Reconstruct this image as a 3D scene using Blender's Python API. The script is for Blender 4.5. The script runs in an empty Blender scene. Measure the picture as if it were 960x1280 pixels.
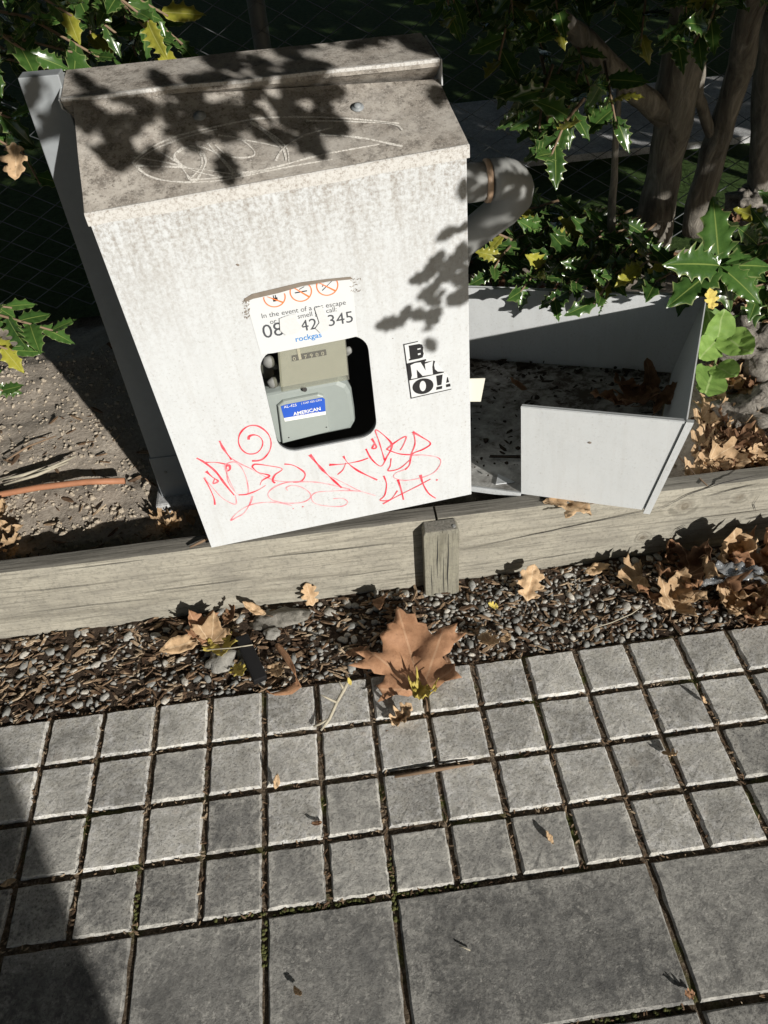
import bpy, bmesh, math, random
from mathutils import Vector, Matrix, noise
random.seed(7)
R = math.radians
S = bpy.context.scene
COL = S.collection

# ------------------------------------------------------------------ camera
YAW, PITCH, ROLL = 0.054385, 0.784439, -0.085751
CAM = Vector((0.21246, -0.82326, 1.25414)); FPX = 961.0
_fw = Vector((math.sin(YAW)*math.cos(PITCH), math.cos(YAW)*math.cos(PITCH), -math.sin(PITCH)))
_rt = Vector((math.cos(YAW), -math.sin(YAW), 0)); _up = _rt.cross(_fw)
CR = _rt*math.cos(ROLL)+_up*math.sin(ROLL); CU = _up*math.cos(ROLL)-_rt*math.sin(ROLL)
cam = bpy.data.cameras.new('camera'); cam_o = bpy.data.objects.new('camera', cam); COL.objects.link(cam_o)
cam.sensor_fit = 'VERTICAL'; cam.sensor_height = 24; cam.lens = 24*FPX/1280
cam.clip_start = 0.02; cam.clip_end = 300
cam_o.matrix_world = Matrix(((CR.x, CU.x, -_fw.x, CAM.x), (CR.y, CU.y, -_fw.y, CAM.y), (CR.z, CU.z, -_fw.z, CAM.z), (0, 0, 0, 1)))
S.camera = cam_o

# ------------------------------------------------------------------ sky and sun
SUN_EL, SUN_AZ = R(20.5), R(30)      # azimuth measured from -Y towards +X
SUND = Vector((math.sin(SUN_AZ)*math.cos(SUN_EL), -math.cos(SUN_AZ)*math.cos(SUN_EL), math.sin(SUN_EL)))
W = bpy.data.worlds.new('World'); S.world = W; W.use_nodes = True
nt = W.node_tree; nt.nodes.clear()
sky = nt.nodes.new('ShaderNodeTexSky'); sky.sky_type = 'NISHITA'; sky.sun_disc = False
sky.sun_elevation = SUN_EL; sky.sun_rotation = math.pi - SUN_AZ
bg = nt.nodes.new('ShaderNodeBackground'); bg.inputs['Strength'].default_value = 0.05
wo = nt.nodes.new('ShaderNodeOutputWorld')
nt.links.new(sky.outputs[0], bg.inputs[0]); nt.links.new(bg.outputs[0], wo.inputs[0])
sl = bpy.data.lights.new('sun', 'SUN'); sl.energy = 5.0; sl.angle = R(0.53); sl.color = (1.0, 0.955, 0.88)
so = bpy.data.objects.new('sun', sl); COL.objects.link(so); so.location = (2, -4, 4)
so.rotation_euler = SUND.to_track_quat('Z', 'Y').to_euler()
S.view_settings.view_transform = 'Standard'; S.view_settings.look = 'None'
S.view_settings.gamma = 1; S.view_settings.use_curve_mapping = False
S.view_settings.exposure = 0.2
S.render.engine = 'CYCLES'; S.cycles.use_denoising = True

# ------------------------------------------------------------------ pixel -> point on a real plane
def ray(x, y): return _fw + CR*((x-480)/FPX) - CU*((y-640)/FPX)
def atZ(x, y, z=0.0): d = ray(x, y); return CAM + d*((z-CAM.z)/d.z)
def atY(x, y, Y): d = ray(x, y); return CAM + d*((Y-CAM.y)/d.y)
def atD(x, y, D): return CAM + ray(x, y)*D

# ------------------------------------------------------------------ materials
class NT:
    def __init__(s, name, rough=0.8, spec=0.3):
        s.m = bpy.data.materials.new(name); s.m.use_nodes = True; s.t = s.m.node_tree
        s.b = s.t.nodes['Principled BSDF']; s.b.inputs['Roughness'].default_value = rough
        s.b.inputs['Specular IOR Level'].default_value = spec
    def n(s, k): return s.t.nodes.new(k)
    def link(s, a, b): s.t.links.new(a, b)
    def put(s, sock, v):
        if hasattr(v, 'is_linked') or hasattr(v, 'links'): s.link(v, sock)
        elif isinstance(v, (tuple, list)): sock.default_value = (tuple(v)+(1,))[:4] if len(sock.default_value) == 4 else v
        else: sock.default_value = v
    def co(s, kind='Object', scale=(1, 1, 1)):
        c = s.n('ShaderNodeTexCoord'); mp = s.n('ShaderNodeMapping'); mp.inputs['Scale'].default_value = scale
        s.link(c.outputs[kind], mp.inputs[0]); return mp.outputs[0]
    def pos(s, scale=(1, 1, 1)):
        c = s.n('ShaderNodeNewGeometry'); mp = s.n('ShaderNodeMapping'); mp.inputs['Scale'].default_value = scale
        s.link(c.outputs['Position'], mp.inputs[0]); return mp.outputs[0]
    def noise(s, vec, scale, detail=4, rough=0.6, dist=0):
        x = s.n('ShaderNodeTexNoise'); s.link(vec, x.inputs['Vector'])
        x.inputs['Scale'].default_value = scale; x.inputs['Detail'].default_value = detail
        x.inputs['Roughness'].default_value = rough; x.inputs['Distortion'].default_value = dist
        return x.outputs[0]
    def ramp(s, f, stops):
        x = s.n('ShaderNodeValToRGB'); s.link(f, x.inputs[0]); e = x.color_ramp.elements
        while len(e) < len(stops): e.new(0.5)
        for k, (p, c) in enumerate(stops):
            e[k].position = p; e[k].color = (c, c, c, 1) if not isinstance(c, tuple) else c+(1,)
        return x.outputs[0]
    def mix(s, f, a, b, mode='MIX'):
        x = s.n('ShaderNodeMix'); x.data_type = 'RGBA'; x.blend_type = mode
        s.put(x.inputs[0], f); s.put(x.inputs[6], a); s.put(x.inputs[7], b); return x.outputs[2]
    def math(s, op, a, b=0.0, clamp=False):
        x = s.n('ShaderNodeMath'); x.operation = op; x.use_clamp = clamp; s.put(x.inputs[0], a); s.put(x.inputs[1], b)
        return x.outputs[0]
    def sep(s, vec):
        x = s.n('ShaderNodeSeparateXYZ'); s.link(vec, x.inputs[0]); return x.outputs
    def rnd(s): return s.n('ShaderNodeObjectInfo').outputs['Random']
    def bump(s, h, strength=0.3, dist=0.002):
        x = s.n('ShaderNodeBump'); x.inputs['Strength'].default_value = strength; x.inputs['Distance'].default_value = dist
        s.link(h, x.inputs['Height']); s.link(x.outputs[0], s.b.inputs['Normal'])
    def col(s, c): s.put(s.b.inputs['Base Color'], c); return s
    def rough(s, c): s.put(s.b.inputs['Roughness'], c)

M = {}
def plain(name, c, rough=0.6, spec=0.3, metal=0.0, var=0.12, sc=60):
    t = NT(name, rough, spec); v = t.co()
    t.col(t.mix(t.noise(v, sc, 4), tuple(k*(1-var) for k in c), tuple(min(1, k*(1+var)) for k in c)))
    t.b.inputs['Metallic'].default_value = metal
    M[name] = t.m; return t

def concrete(name, dark, light, stain, crust=0.55, edge=None):
    t = NT(name, 0.9, 0.25); v = t.pos()
    big = t.ramp(t.noise(v, 8, 5, 0.6), [(0.36, 0.0), (0.64, 1.0)])
    mid = t.noise(v, 62, 8, 0.74, 0.3); fine = t.noise(v, 210, 6, 0.78)
    patch = t.ramp(mid, [(0.43, 0.0), (0.60, 1.0)])
    if edge:
        g = t.sep(t.co('Generated')); e = None
        for k in (0, 1):
            q = t.math('MULTIPLY', t.math('ABSOLUTE', t.math('SUBTRACT', g[k], 0.5)), 2.0); e = q if e is None else t.math('MAXIMUM', e, q)
        e = t.ramp(t.math('ADD', e, t.math('MULTIPLY', t.math('SUBTRACT', mid, 0.5), 0.55)), [(edge, 0.0), (1.0, 1.0)])
        big = t.math('ADD', t.math('MULTIPLY', big, 0.55), t.math('MULTIPLY', e, 0.75), True)
    c = t.mix(big, dark, light)
    blot = t.ramp(t.noise(v, 13, 8, 0.74, 0.6), [(0.42, 0.0), (0.58, 1.0)])
    c = t.mix(t.math('MULTIPLY', blot, 0.80), c, tuple(k*0.60 for k in dark))
    c = t.mix(t.math('MULTIPLY', patch, t.math('ADD', t.math('MULTIPLY', big, 0.60), 0.22)), c, tuple(min(.7, k*1.35) for k in light))
    c = t.mix(t.ramp(fine, [(0.36, 0.8), (0.50, 0.0)]), c, (0.03, 0.03, 0.031))
    speck = t.math('MULTIPLY', t.ramp(t.noise(v, 120, 5, 0.78), [(0.55, 0.0), (0.64, 1.0)]), t.ramp(t.noise(v, 16, 4, 0.7), [(0.42, 0.1), (0.62, 1.0)]))
    c = t.mix(t.math('MULTIPLY', speck, crust), c, (0.66, 0.64, 0.59))
    c = t.mix(t.math('MULTIPLY', t.ramp(t.noise(v, 31, 4), [(0.62, 0.0), (0.72, 1.0)]), 0.5), c, stain)
    c = t.mix(0.22, c, t.mix(t.rnd(), (0.07, 0.07, 0.072), (0.55, 0.54, 0.51)))
    t.col(c); t.bump(t.math('ADD', fine, mid), 0.6, 0.0022); M[name] = t.m
concrete('paver_concrete', (0.37, 0.36, 0.33), (0.64, 0.62, 0.56), (0.30, 0.245, 0.185), 0.75, 0.42)
concrete('paver_pale', (0.42, 0.41, 0.375), (0.70, 0.68, 0.615), (0.34, 0.28, 0.21), 0.75, 0.40)
concrete('paver_dark', (0.22, 0.218, 0.21), (0.47, 0.46, 0.425), (0.17, 0.145, 0.115), 0.65, 0.55)
concrete('slab_concrete', (0.085, 0.086, 0.086), (0.31, 0.304, 0.283), (0.075, 0.07, 0.064), 0.62, 0.66)
concrete('path_concrete', (0.34, 0.35, 0.37), (0.46, 0.47, 0.48), (0.30, 0.29, 0.27))

t = NT('joint_dirt', 0.95, 0.1); v = t.pos()
c = t.ramp(t.noise(v, 160, 6, 0.75), [(0.3, (0.035, 0.026, 0.018)), (0.52, (0.12, 0.092, 0.066)), (0.72, (0.30, 0.25, 0.19))])
mo = t.ramp(t.noise(v, 11, 3), [(0.56, 0.0), (0.66, 1.0)])
t.col(t.mix(t.math('MULTIPLY', mo, 0.75), c, t.ramp(t.noise(v, 300, 3), [(0.3, (0.03, 0.04, 0.008)), (0.7, (0.13, 0.15, 0.035))])))
t.bump(t.noise(v, 250, 5), 0.8, 0.003); M['joint_dirt'] = t.m

t = NT('soil', 0.95, 0.15); v = t.pos()
a = t.noise(v, 14, 6, 0.65); b = t.noise(v, 110, 6, 0.7)
c = t.ramp(b, [(0.28, (0.22, 0.19, 0.155)), (0.5, (0.40, 0.355, 0.30)), (0.74, (0.55, 0.50, 0.43))])
t.col(t.mix(t.ramp(a, [(0.35, 0.0), (0.65, 0.55)]), c, (0.28, 0.24, 0.20))); t.bump(b, 0.8, 0.004); M['soil'] = t.m
t = NT('damp_dirt', 0.9, 0.2); v = t.pos(); b = t.noise(v, 140, 6, 0.7)
t.col(t.ramp(b, [(0.3, (0.02, 0.014, 0.010)), (0.55, (0.06, 0.043, 0.031)), (0.78, (0.15, 0.115, 0.085))])); t.bump(b, 0.9, 0.006); M['damp_dirt'] = t.m
t = NT('clod', 0.95, 0.15); v = t.pos(); b = t.noise(v, 180, 5, 0.7)
t.col(t.ramp(b, [(0.3, (0.24, 0.20, 0.155)), (0.55, (0.42, 0.365, 0.29)), (0.78, (0.56, 0.50, 0.42))])); t.bump(b, 0.7, 0.003); M['clod'] = t.m
t = NT('tray_dirt', 0.95, 0.1); v = t.pos(); b = t.noise(v, 120, 6, 0.7)
t.col(t.ramp(b, [(0.3, (0.012, 0.010, 0.008)), (0.6, (0.045, 0.036, 0.028)), (0.8, (0.12, 0.09, 0.06))])); t.bump(b, 0.9, 0.004); M['tray_dirt'] = t.m
t = NT('lawn', 0.95, 0.1); v = t.pos(); b = t.noise(v, 40, 6, 0.7)
t.col(t.ramp(b, [(0.3, (0.025, 0.045, 0.012)), (0.7, (0.06, 0.10, 0.03))])); t.bump(b, 0.8, 0.01); M['lawn'] = t.m

# pebbles, chips
t = NT('pebble', 0.85, 0.2); v = t.co()
r_ = t.rnd(); c = t.ramp(r_, [(0.0, (0.20, 0.21, 0.205)), (0.45, (0.32, 0.325, 0.31)), (0.75, (0.44, 0.435, 0.405)), (1.0, (0.56, 0.53, 0.47))])
t.col(t.mix(t.ramp(t.noise(t.pos(), 300, 4), [(0.35, 0.0), (0.65, 0.6)]), c, (0.12, 0.11, 0.10))); M['pebble'] = t.m
t = NT('pebble_mass', 0.85, 0.2)
cell = t.n('ShaderNodeTexVoronoi'); t.link(t.pos(), cell.inputs['Vector']); cell.inputs['Scale'].default_value = 55
c = t.ramp(t.sep(cell.outputs['Color'])[0], [(0.0, (0.15, 0.155, 0.15)), (0.5, (0.28, 0.28, 0.265)), (1.0, (0.46, 0.44, 0.39))])
t.col(t.mix(t.ramp(t.noise(t.pos(), 300, 4), [(0.35, 0.0), (0.65, 0.6)]), c, (0.11, 0.10, 0.09))); M['pebble_mass'] = t.m
t = NT('bark_chip', 0.9, 0.15)
cell = t.n('ShaderNodeTexVoronoi'); t.link(t.pos(), cell.inputs['Vector']); cell.inputs['Scale'].default_value = 38
t.col(t.mix(t.ramp(t.noise(t.pos((1, 1, 1)), 260, 4), [(0.3, 0.0), (0.7, 0.6)]),
      t.ramp(t.sep(cell.outputs['Color'])[0], [(0.0, (0.07, 0.043, 0.028)), (0.4, (0.20, 0.13, 0.08)), (0.75, (0.36, 0.26, 0.17)), (1.0, (0.56, 0.45, 0.32))]), (0.04, 0.027, 0.02)))
M['bark_chip'] = t.m

# weathered timber (grain along a chosen axis)
def timber(name, axis, lo, hi, knots=()):
    t = NT(name, 0.88, 0.2)
    st = {'x': (2.0, 30, 30), 'z': (30, 30, 2.4)}[axis]; st2 = {'x': (9, 210, 210), 'z': (210, 210, 12)}[axis]
    v = t.pos(); vv = t.pos(st); v2 = t.pos(st2)
    dv = None
    for (kx, kz, rad) in knots:
        d = t.n('ShaderNodeVectorMath'); d.operation = 'DISTANCE'; cp = t.n('ShaderNodeCombineXYZ'); s3 = t.sep(v)
        t.link(s3[0], cp.inputs[0]); t.link(s3[2], cp.inputs[2]); t.link(cp.outputs[0], d.inputs[0]); d.inputs[1].default_value = (kx, 0, kz)
        f = t.math('SUBTRACT', 1.0, t.math('DIVIDE', d.outputs['Value'], rad), True)
        dv = f if dv is None else t.math('MAXIMUM', dv, f)
    g1 = t.noise(vv, 1.0, 5, 0.6, 0.9); g2 = t.noise(v2, 1.0, 4, 0.7, 0.4)
    if dv is not None: g1 = t.math('ADD', g1, t.math('MULTIPLY', t.math('SINE', t.math('ADD', t.math('MULTIPLY', dv, 15.0), t.math('MULTIPLY', t.noise(v, 40, 3), 7.0))), t.math('MULTIPLY', dv, 0.30)))
    c = t.ramp(g1, [(0.3, lo), (0.52, hi), (0.72, tuple(k*0.78 for k in hi))])
    c = t.mix(t.ramp(g2, [(0.28, 0.75), (0.5, 0.0)]), c, tuple(k*0.42 for k in lo))
    c = t.mix(t.math('MULTIPLY', t.ramp(t.noise(v, 9, 6, 0.7), [(0.42, 0.0), (0.68, 1.0)]), 0.5), c, (0.16, 0.152, 0.135))
    c = t.mix(t.math('MULTIPLY', t.ramp(t.noise(v, 130, 5, 0.75), [(0.5, 0.0), (0.64, 1.0)]), 0.4), c, (0.10, 0.095, 0.082))
    cr = t.ramp(t.noise(t.pos({'x': (0.7, 60, 60), 'z': (70, 70, 0.8)}[axis]), 1.0, 2, 0.5, 0.6), [(0.27, 1.0), (0.31, 0.0)])
    c = t.mix(t.math('MULTIPLY', cr, 0.8), c, (0.035, 0.03, 0.024))
    if dv is not None: c = t.mix(t.math('MULTIPLY', t.ramp(dv, [(0.6, 0.0), (0.95, 1.0)]), 0.45), c, (0.09, 0.065, 0.04))
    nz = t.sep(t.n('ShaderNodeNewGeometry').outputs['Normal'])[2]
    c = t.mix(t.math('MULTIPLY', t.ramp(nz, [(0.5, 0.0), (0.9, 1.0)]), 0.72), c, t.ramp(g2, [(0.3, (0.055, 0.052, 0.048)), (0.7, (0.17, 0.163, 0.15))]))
    t.col(c); t.bump(t.math('ADD', t.math('ADD', g2, g1), t.math('MULTIPLY', cr, -0.8)), 0.55, 0.0025); M[name] = t.m
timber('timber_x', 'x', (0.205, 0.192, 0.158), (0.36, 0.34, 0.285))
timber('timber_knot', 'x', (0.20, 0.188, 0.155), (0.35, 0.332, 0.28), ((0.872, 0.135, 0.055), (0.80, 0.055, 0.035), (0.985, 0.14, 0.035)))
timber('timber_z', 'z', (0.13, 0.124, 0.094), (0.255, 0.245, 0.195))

# painted sheet metal, box local coordinates
def white_sheet(name, dirt_top, base=(0.565, 0.59, 0.61), speck=0.7):
    t = NT(name, 0.5, 0.4); v = t.co(); z = t.sep(v)[2]
    n1 = t.noise(v, 190, 6, 0.82); n2 = t.noise(v, 26, 6, 0.68); n3 = t.noise(t.co('Object', (60, 60, 5)), 1.0, 5, 0.7)
    c = t.mix(t.ramp(n2, [(0.35, 0.0), (0.7, 0.30)]), base, tuple(k*0.86 for k in base))
    c = t.mix(t.math('MULTIPLY', t.ramp(n1, [(0.54, 0.0), (0.66, 1.0)]), t.math('MULTIPLY', t.ramp(t.noise(v, 9, 5, 0.7), [(0.36, 0.10), (0.62, 1.0)]), speck)), c, (0.24, 0.22, 0.19))
    c = t.mix(t.math('MULTIPLY', t.ramp(n3, [(0.5, 0.0), (0.7, 1.0)]), 0.16), c, (0.42, 0.41, 0.38))
    if dirt_top:
        g = t.ramp(t.math('SUBTRACT', z, 0.40), [(0.0, 0.08), (0.15, 0.42), (0.222, 0.75), (0.25, 1.0)])
        k = t.math('MULTIPLY', g, t.ramp(t.math('ADD', t.math('MULTIPLY', n3, 0.35), t.math('MULTIPLY', t.noise(v, 150, 6, 0.8), 0.75)), [(0.50, 0.0), (0.66, 1.0)]))
        c = t.mix(t.math('MULTIPLY', k, 1.0, True), c, (0.17, 0.135, 0.10))
        c = t.mix(t.math('MULTIPLY', t.math('MULTIPLY', g, 0.25), t.ramp(n2, [(0.4, 0.0), (0.7, 1.0)])), c, (0.36, 0.32, 0.26))
    t.col(c); t.bump(t.math('ADD', t.math('MULTIPLY', n1, 0.10), t.noise(v, 6, 3)), 0.4, 0.008); M[name] = t.m
white_sheet('white_sheet_front', True)
white_sheet('white_sheet', False)
white_sheet('tray_sheet', False, (0.585, 0.61, 0.625), 0.5)
t = NT('tray_floor', 0.8, 0.25); v = t.co(); w1 = t.noise(v, 34, 8, 0.75, 0.4); w2 = t.noise(v, 9, 5, 0.65); yy = t.sep(v)
g = t.math('ADD', t.math('MULTIPLY', w1, 0.6), t.math('MULTIPLY', w2, 0.5)); g = t.math('ADD', g, t.math('MULTIPLY', t.math('SUBTRACT', yy[1], 0.25), 0.30))
c = t.mix(t.ramp(g, [(0.42, 0.0), (0.50, 0.35), (0.58, 0.6), (0.66, 1.0)]), (0.60, 0.60, 0.58), (0.07, 0.058, 0.045))
t.col(c); t.bump(w1, 0.6, 0.003); M['tray_floor'] = t.m
t = NT('lid_sheet', 0.85, 0.25); v = t.co()
n1 = t.noise(v, 340, 5, 0.8); n2 = t.noise(v, 24, 6, 0.7); yy = t.sep(v)[1]
c = t.mix(t.ramp(n2, [(0.35, 0.0), (0.68, 1.0)]), (0.45, 0.42, 0.38), (0.23, 0.205, 0.178))
c = t.mix(t.math('MULTIPLY', t.ramp(t.noise(v, 60, 7, 0.75), [(0.48, 0.0), (0.62, 1.0)]), 0.70), c, (0.085, 0.073, 0.062))
c = t.mix(t.ramp(n1, [(0.53, 0.0), (0.66, 0.75)]), c, (0.55, 0.53, 0.49))
c = t.mix(t.ramp(t.noise(v, 190, 4), [(0.56, 0.0), (0.7, 0.7)]), c, (0.055, 0.045, 0.036))
pale = t.math('MULTIPLY', t.ramp(t.noise(v, 8, 4), [(0.5, 0.0), (0.66, 1.0)]), 0.45)
c = t.mix(pale, c, (0.46, 0.44, 0.41))
t.col(c); t.bump(n1, 0.4, 0.001); M['lid_sheet'] = t.m
t = NT('lip_sheet', 0.75, 0.3); v = t.co(); n1 = t.noise(v, 260, 5, 0.8)
t.col(t.mix(t.ramp(n1, [(0.48, 0.0), (0.66, 0.85)]), (0.54, 0.535, 0.52), (0.22, 0.185, 0.15))); M['lip_sheet'] = t.m
plain('grey_steel', (0.25, 0.27, 0.285), 0.5, 0.4)
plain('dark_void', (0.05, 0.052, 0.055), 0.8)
plain('meter_grey', (0.27, 0.305, 0.295), 0.45, 0.4, var=0.06)
plain('meter_plate', (0.30, 0.335, 0.32), 0.45, 0.4, var=0.05)
plain('index_face', (0.34, 0.345, 0.315), 0.6, 0.2)
plain('index_black', (0.03, 0.028, 0.026), 0.6)
plain('digit_white', (0.55, 0.52, 0.45), 0.6)
plain('label_blue', (0.03, 0.10, 0.50), 0.4)
plain('print_white', (0.80, 0.80, 0.78), 0.5, var=0.03)
plain('print_black', (0.022, 0.022, 0.024), 0.5)
plain('print_grey', (0.07, 0.075, 0.085), 0.5)
plain('print_orange', (0.80, 0.20, 0.055), 0.5)
plain('print_blue', (0.04, 0.22, 0.55), 0.5)
plain('sticker_white', (0.60, 0.62, 0.635), 0.45, var=0.03)
plain('peel_white', (0.575, 0.59, 0.60), 0.7, var=0.1, sc=250)
plain('torn_edge', (0.20, 0.17, 0.14), 0.8, var=0.3)
plain('galvanised', (0.23, 0.235, 0.23), 0.65, 0.4, 0.1)
plain('seal_copper', (0.36, 0.25, 0.17), 0.5, 0.4)
plain('tag_paper', (0.62, 0.615, 0.53), 0.8, var=0.03)
plain('rust_pipe', (0.34, 0.155, 0.085), 0.6, 0.3, var=0.25)
plain('black_plastic', (0.010, 0.010, 0.011), 0.6, 0.2)
for nm, lo_, hi_ in (('rock', (0.08, 0.07, 0.06), (0.44, 0.41, 0.365)), ('lump', (0.12, 0.115, 0.10), (0.30, 0.285, 0.255)), ('stone', (0.20, 0.195, 0.18), (0.37, 0.36, 0.33))):
    t = NT(nm, 0.95, 0.15); v = t.pos(); n1 = t.noise(v, 55, 8, 0.75, 0.6)
    t.col(t.ramp(n1, [(0.34, lo_), (0.5, tuple((p+q)/2 for p, q in zip(lo_, hi_))), (0.68, hi_)])); t.bump(n1, 1.0, 0.012 if nm == 'rock' else 0.004); M[nm] = t.m
plain('twig', (0.19, 0.13, 0.085), 0.85, var=0.35, sc=90)
plain('pale_twig', (0.36, 0.33, 0.26), 0.85, var=0.35, sc=160)
plain('fence_wire', (0.10, 0.11, 0.115), 0.55, 0.5, 0.4)
plain('pole_wood', (0.2, 0.16, 0.12), 0.9)
plain('holly_stem', (0.20, 0.14, 0.09), 0.7)
plain('fluff', (0.68, 0.66, 0.62), 0.95)
plain('moss', (0.085, 0.09, 0.03), 0.95, var=0.5, sc=300)
t = NT('bark', 0.95, 0.15); v = t.pos((14, 14, 3)); n1 = t.noise(v, 2.2, 7, 0.72, 0.8)
t.col(t.ramp(n1, [(0.3, (0.06, 0.055, 0.048)), (0.52, (0.20, 0.185, 0.16)), (0.72, (0.37, 0.345, 0.30))])); t.bump(n1, 0.9, 0.012); M['bark'] = t.m

# marker ink and scratches: ink worn into dashes by noise
t = NT('red_marker', 0.5, 0.3); v = t.co()
t.col(t.mix(t.ramp(t.noise(v, 55, 4), [(0.4, 0.0), (0.72, 0.75)]), (0.70, 0.020, 0.045), (0.78, 0.24, 0.27))); M['red_marker'] = t.m
t = NT('red_marker_faint', 0.5, 0.3); v = t.co()
t.col(t.mix(t.ramp(t.noise(v, 70, 4), [(0.35, 0.0), (0.7, 0.9)]), (0.72, 0.13, 0.17), (0.80, 0.50, 0.52))); M['red_marker_faint'] = t.m
t = NT('scratch', 0.8, 0.3); v = t.co()
t.col(t.mix(t.ramp(t.noise(v, 420, 3, 0.7), [(0.46, 0.0), (0.62, 0.85)]), (0.68, 0.66, 0.62), (0.30, 0.275, 0.24))); M['scratch'] = t.m

# clear plastics
def clear(name, tint, fac, rough):
    t = NT(name, rough, 0.5); t.b.inputs['Base Color'].default_value = tint+(1,)
    tr = t.n('ShaderNodeBsdfTransparent'); tr.inputs[0].default_value = tuple(min(1, k*1.25) for k in tint)+(1,); mx = t.n('ShaderNodeMixShader'); mx.inputs[0].default_value = fac
    t.link(t.b.outputs[0], mx.inputs[1]); t.link(tr.outputs[0], mx.inputs[2]); t.link(mx.outputs[0], t.t.nodes['Material Output'].inputs[0]); M[name] = t.m
clear('clear_cover', (0.66, 0.66, 0.60), 0.84, 0.2)
clear('plastic_film', (0.6, 0.62, 0.64), 0.80, 0.12)

# leaves: uv.x = across (-1..1 mapped to 0..1), uv.y = along
def leaf_mat(name, a, b, vein, edge=None, rough=0.7, spec=0.3, holly=False, trans=0.0):
    t = NT(name, rough, spec); u = t.n('ShaderNodeUVMap'); uv = t.sep(u.outputs[0]); n = t.noise(t.pos(), 70, 5, 0.65)
    x = t.math('SUBTRACT', uv[0], 0.5)
    c = t.mix(t.ramp(n, [(0.32, 0.0), (0.68, 1.0)]), a, b)
    c = t.mix(0.35, c, t.mix(t.rnd(), tuple(k*0.45 for k in a), tuple(min(1, k*1.5) for k in b)))
    if holly:
        ax = t.math('ABSOLUTE', x)
        c = t.mix(t.ramp(ax, [(0.012, 0.8), (0.035, 0.0)]), c, vein)
        if edge: c = t.mix(t.ramp(ax, [(0.45, 0.0), (0.495, 0.85)]), c, edge)
    else:
        ang = t.n('ShaderNodeMath'); ang.operation = 'ARCTAN2'; t.link(x, ang.inputs[0]); t.link(t.math('ADD', uv[1], 0.02), ang.inputs[1])
        pp = t.n('ShaderNodeMath'); pp.operation = 'PINGPONG'; t.link(ang.outputs[0], pp.inputs[0]); pp.inputs[1].default_value = 0.33
        rr = t.math('SQRT', t.math('ADD', t.math('MULTIPLY', x, x), t.math('MULTIPLY', uv[1], uv[1])))
        c = t.mix(t.ramp(t.math('MULTIPLY', pp.outputs[0], rr), [(0.006, 0.7), (0.016, 0.0)]), c, vein)
        c = t.mix(t.ramp(t.noise(t.pos(), 260, 3), [(0.6, 0.0), (0.7, 0.4)]), c, tuple(k*0.3 for k in a))
    t.col(c)
    if not holly: t.bump(t.noise(t.pos(), 160, 4), 0.4, 0.002)
    if trans:
        tr = t.n('ShaderNodeBsdfTranslucent'); mx = t.n('ShaderNodeMixShader'); mx.inputs[0].default_value = trans
        out = t.t.nodes['Material Output']; t.put(tr.inputs[0], c)
        t.link(t.b.outputs[0], mx.inputs[1]); t.link(tr.outputs[0], mx.inputs[2]); t.link(mx.outputs[0], out.inputs[0])
    M[name] = t.m
leaf_mat('holly_green', (0.022, 0.058, 0.014), (0.055, 0.115, 0.025), (0.20, 0.26, 0.07), (0.22, 0.26, 0.10), rough=0.24, spec=0.55, holly=True, trans=0.1)
leaf_mat('holly_yellow', (0.16, 0.18, 0.025), (0.36, 0.34, 0.05), (0.40, 0.40, 0.14), (0.40, 0.38, 0.12), rough=0.32, spec=0.5, holly=True, trans=0.15)
leaf_mat('holly_edge', (0.24, 0.27, 0.10), (0.34, 0.36, 0.17), (0.3, 0.33, 0.14), rough=0.35, spec=0.5, holly=True)
leaf_mat('soft_green', (0.13, 0.24, 0.05), (0.23, 0.36, 0.09), (0.30, 0.40, 0.16), rough=0.6, holly=True, trans=0.2)
leaf_mat('leaf_crown', (0.06, 0.075, 0.02), (0.14, 0.12, 0.035), (0.18, 0.16, 0.06), trans=0.1)
leaf_mat('leaf_rust', (0.22, 0.11, 0.058), (0.37, 0.205, 0.115), (0.46, 0.29, 0.18), trans=0.1)
leaf_mat('leaf_tan', (0.36, 0.23, 0.125), (0.52, 0.37, 0.225), (0.58, 0.45, 0.30), trans=0.1)
leaf_mat('leaf_brown', (0.11, 0.055, 0.03), (0.27, 0.15, 0.08), (0.33, 0.21, 0.13), trans=0.1)
leaf_mat('leaf_yellow', (0.45, 0.36, 0.06), (0.58, 0.48, 0.14), (0.5, 0.36, 0.1), trans=0.15)

# ------------------------------------------------------------------ object helpers
def tag(o, label=None, cat=None, group=None, kind=None):
    if label: o['label'] = label
    if cat: o['category'] = cat
    if group: o['group'] = group
    if kind: o['kind'] = kind
    return o
def link(o, parent=None):
    COL.objects.link(o)
    if parent is not None: o.parent = parent
    return o
def empty(name, mw=None, parent=None):
    o = bpy.data.objects.new(name, None); o.empty_display_size = 0.02
    if mw is not None: o.matrix_world = mw
    return link(o, parent)
def mesh(name, V, F, mat, smooth=False, uv=None):
    me = bpy.data.meshes.new(name); me.from_pydata([tuple(v) for v in V], [], F)
    if uv is not None:
        l = me.uv_layers.new(name='UVMap')
        for lp in me.loops: l.data[lp.index].uv = uv[lp.vertex_index]
    if smooth: me.polygons.foreach_set('use_smooth', [True]*len(me.polygons))
    if mat: me.materials.append(M[mat])
    me.update(); return me
def obj(name, me, parent=None, mw=None):
    o = bpy.data.objects.new(name, me); link(o, parent)
    if mw is not None: o.matrix_local = mw
    return o
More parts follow.
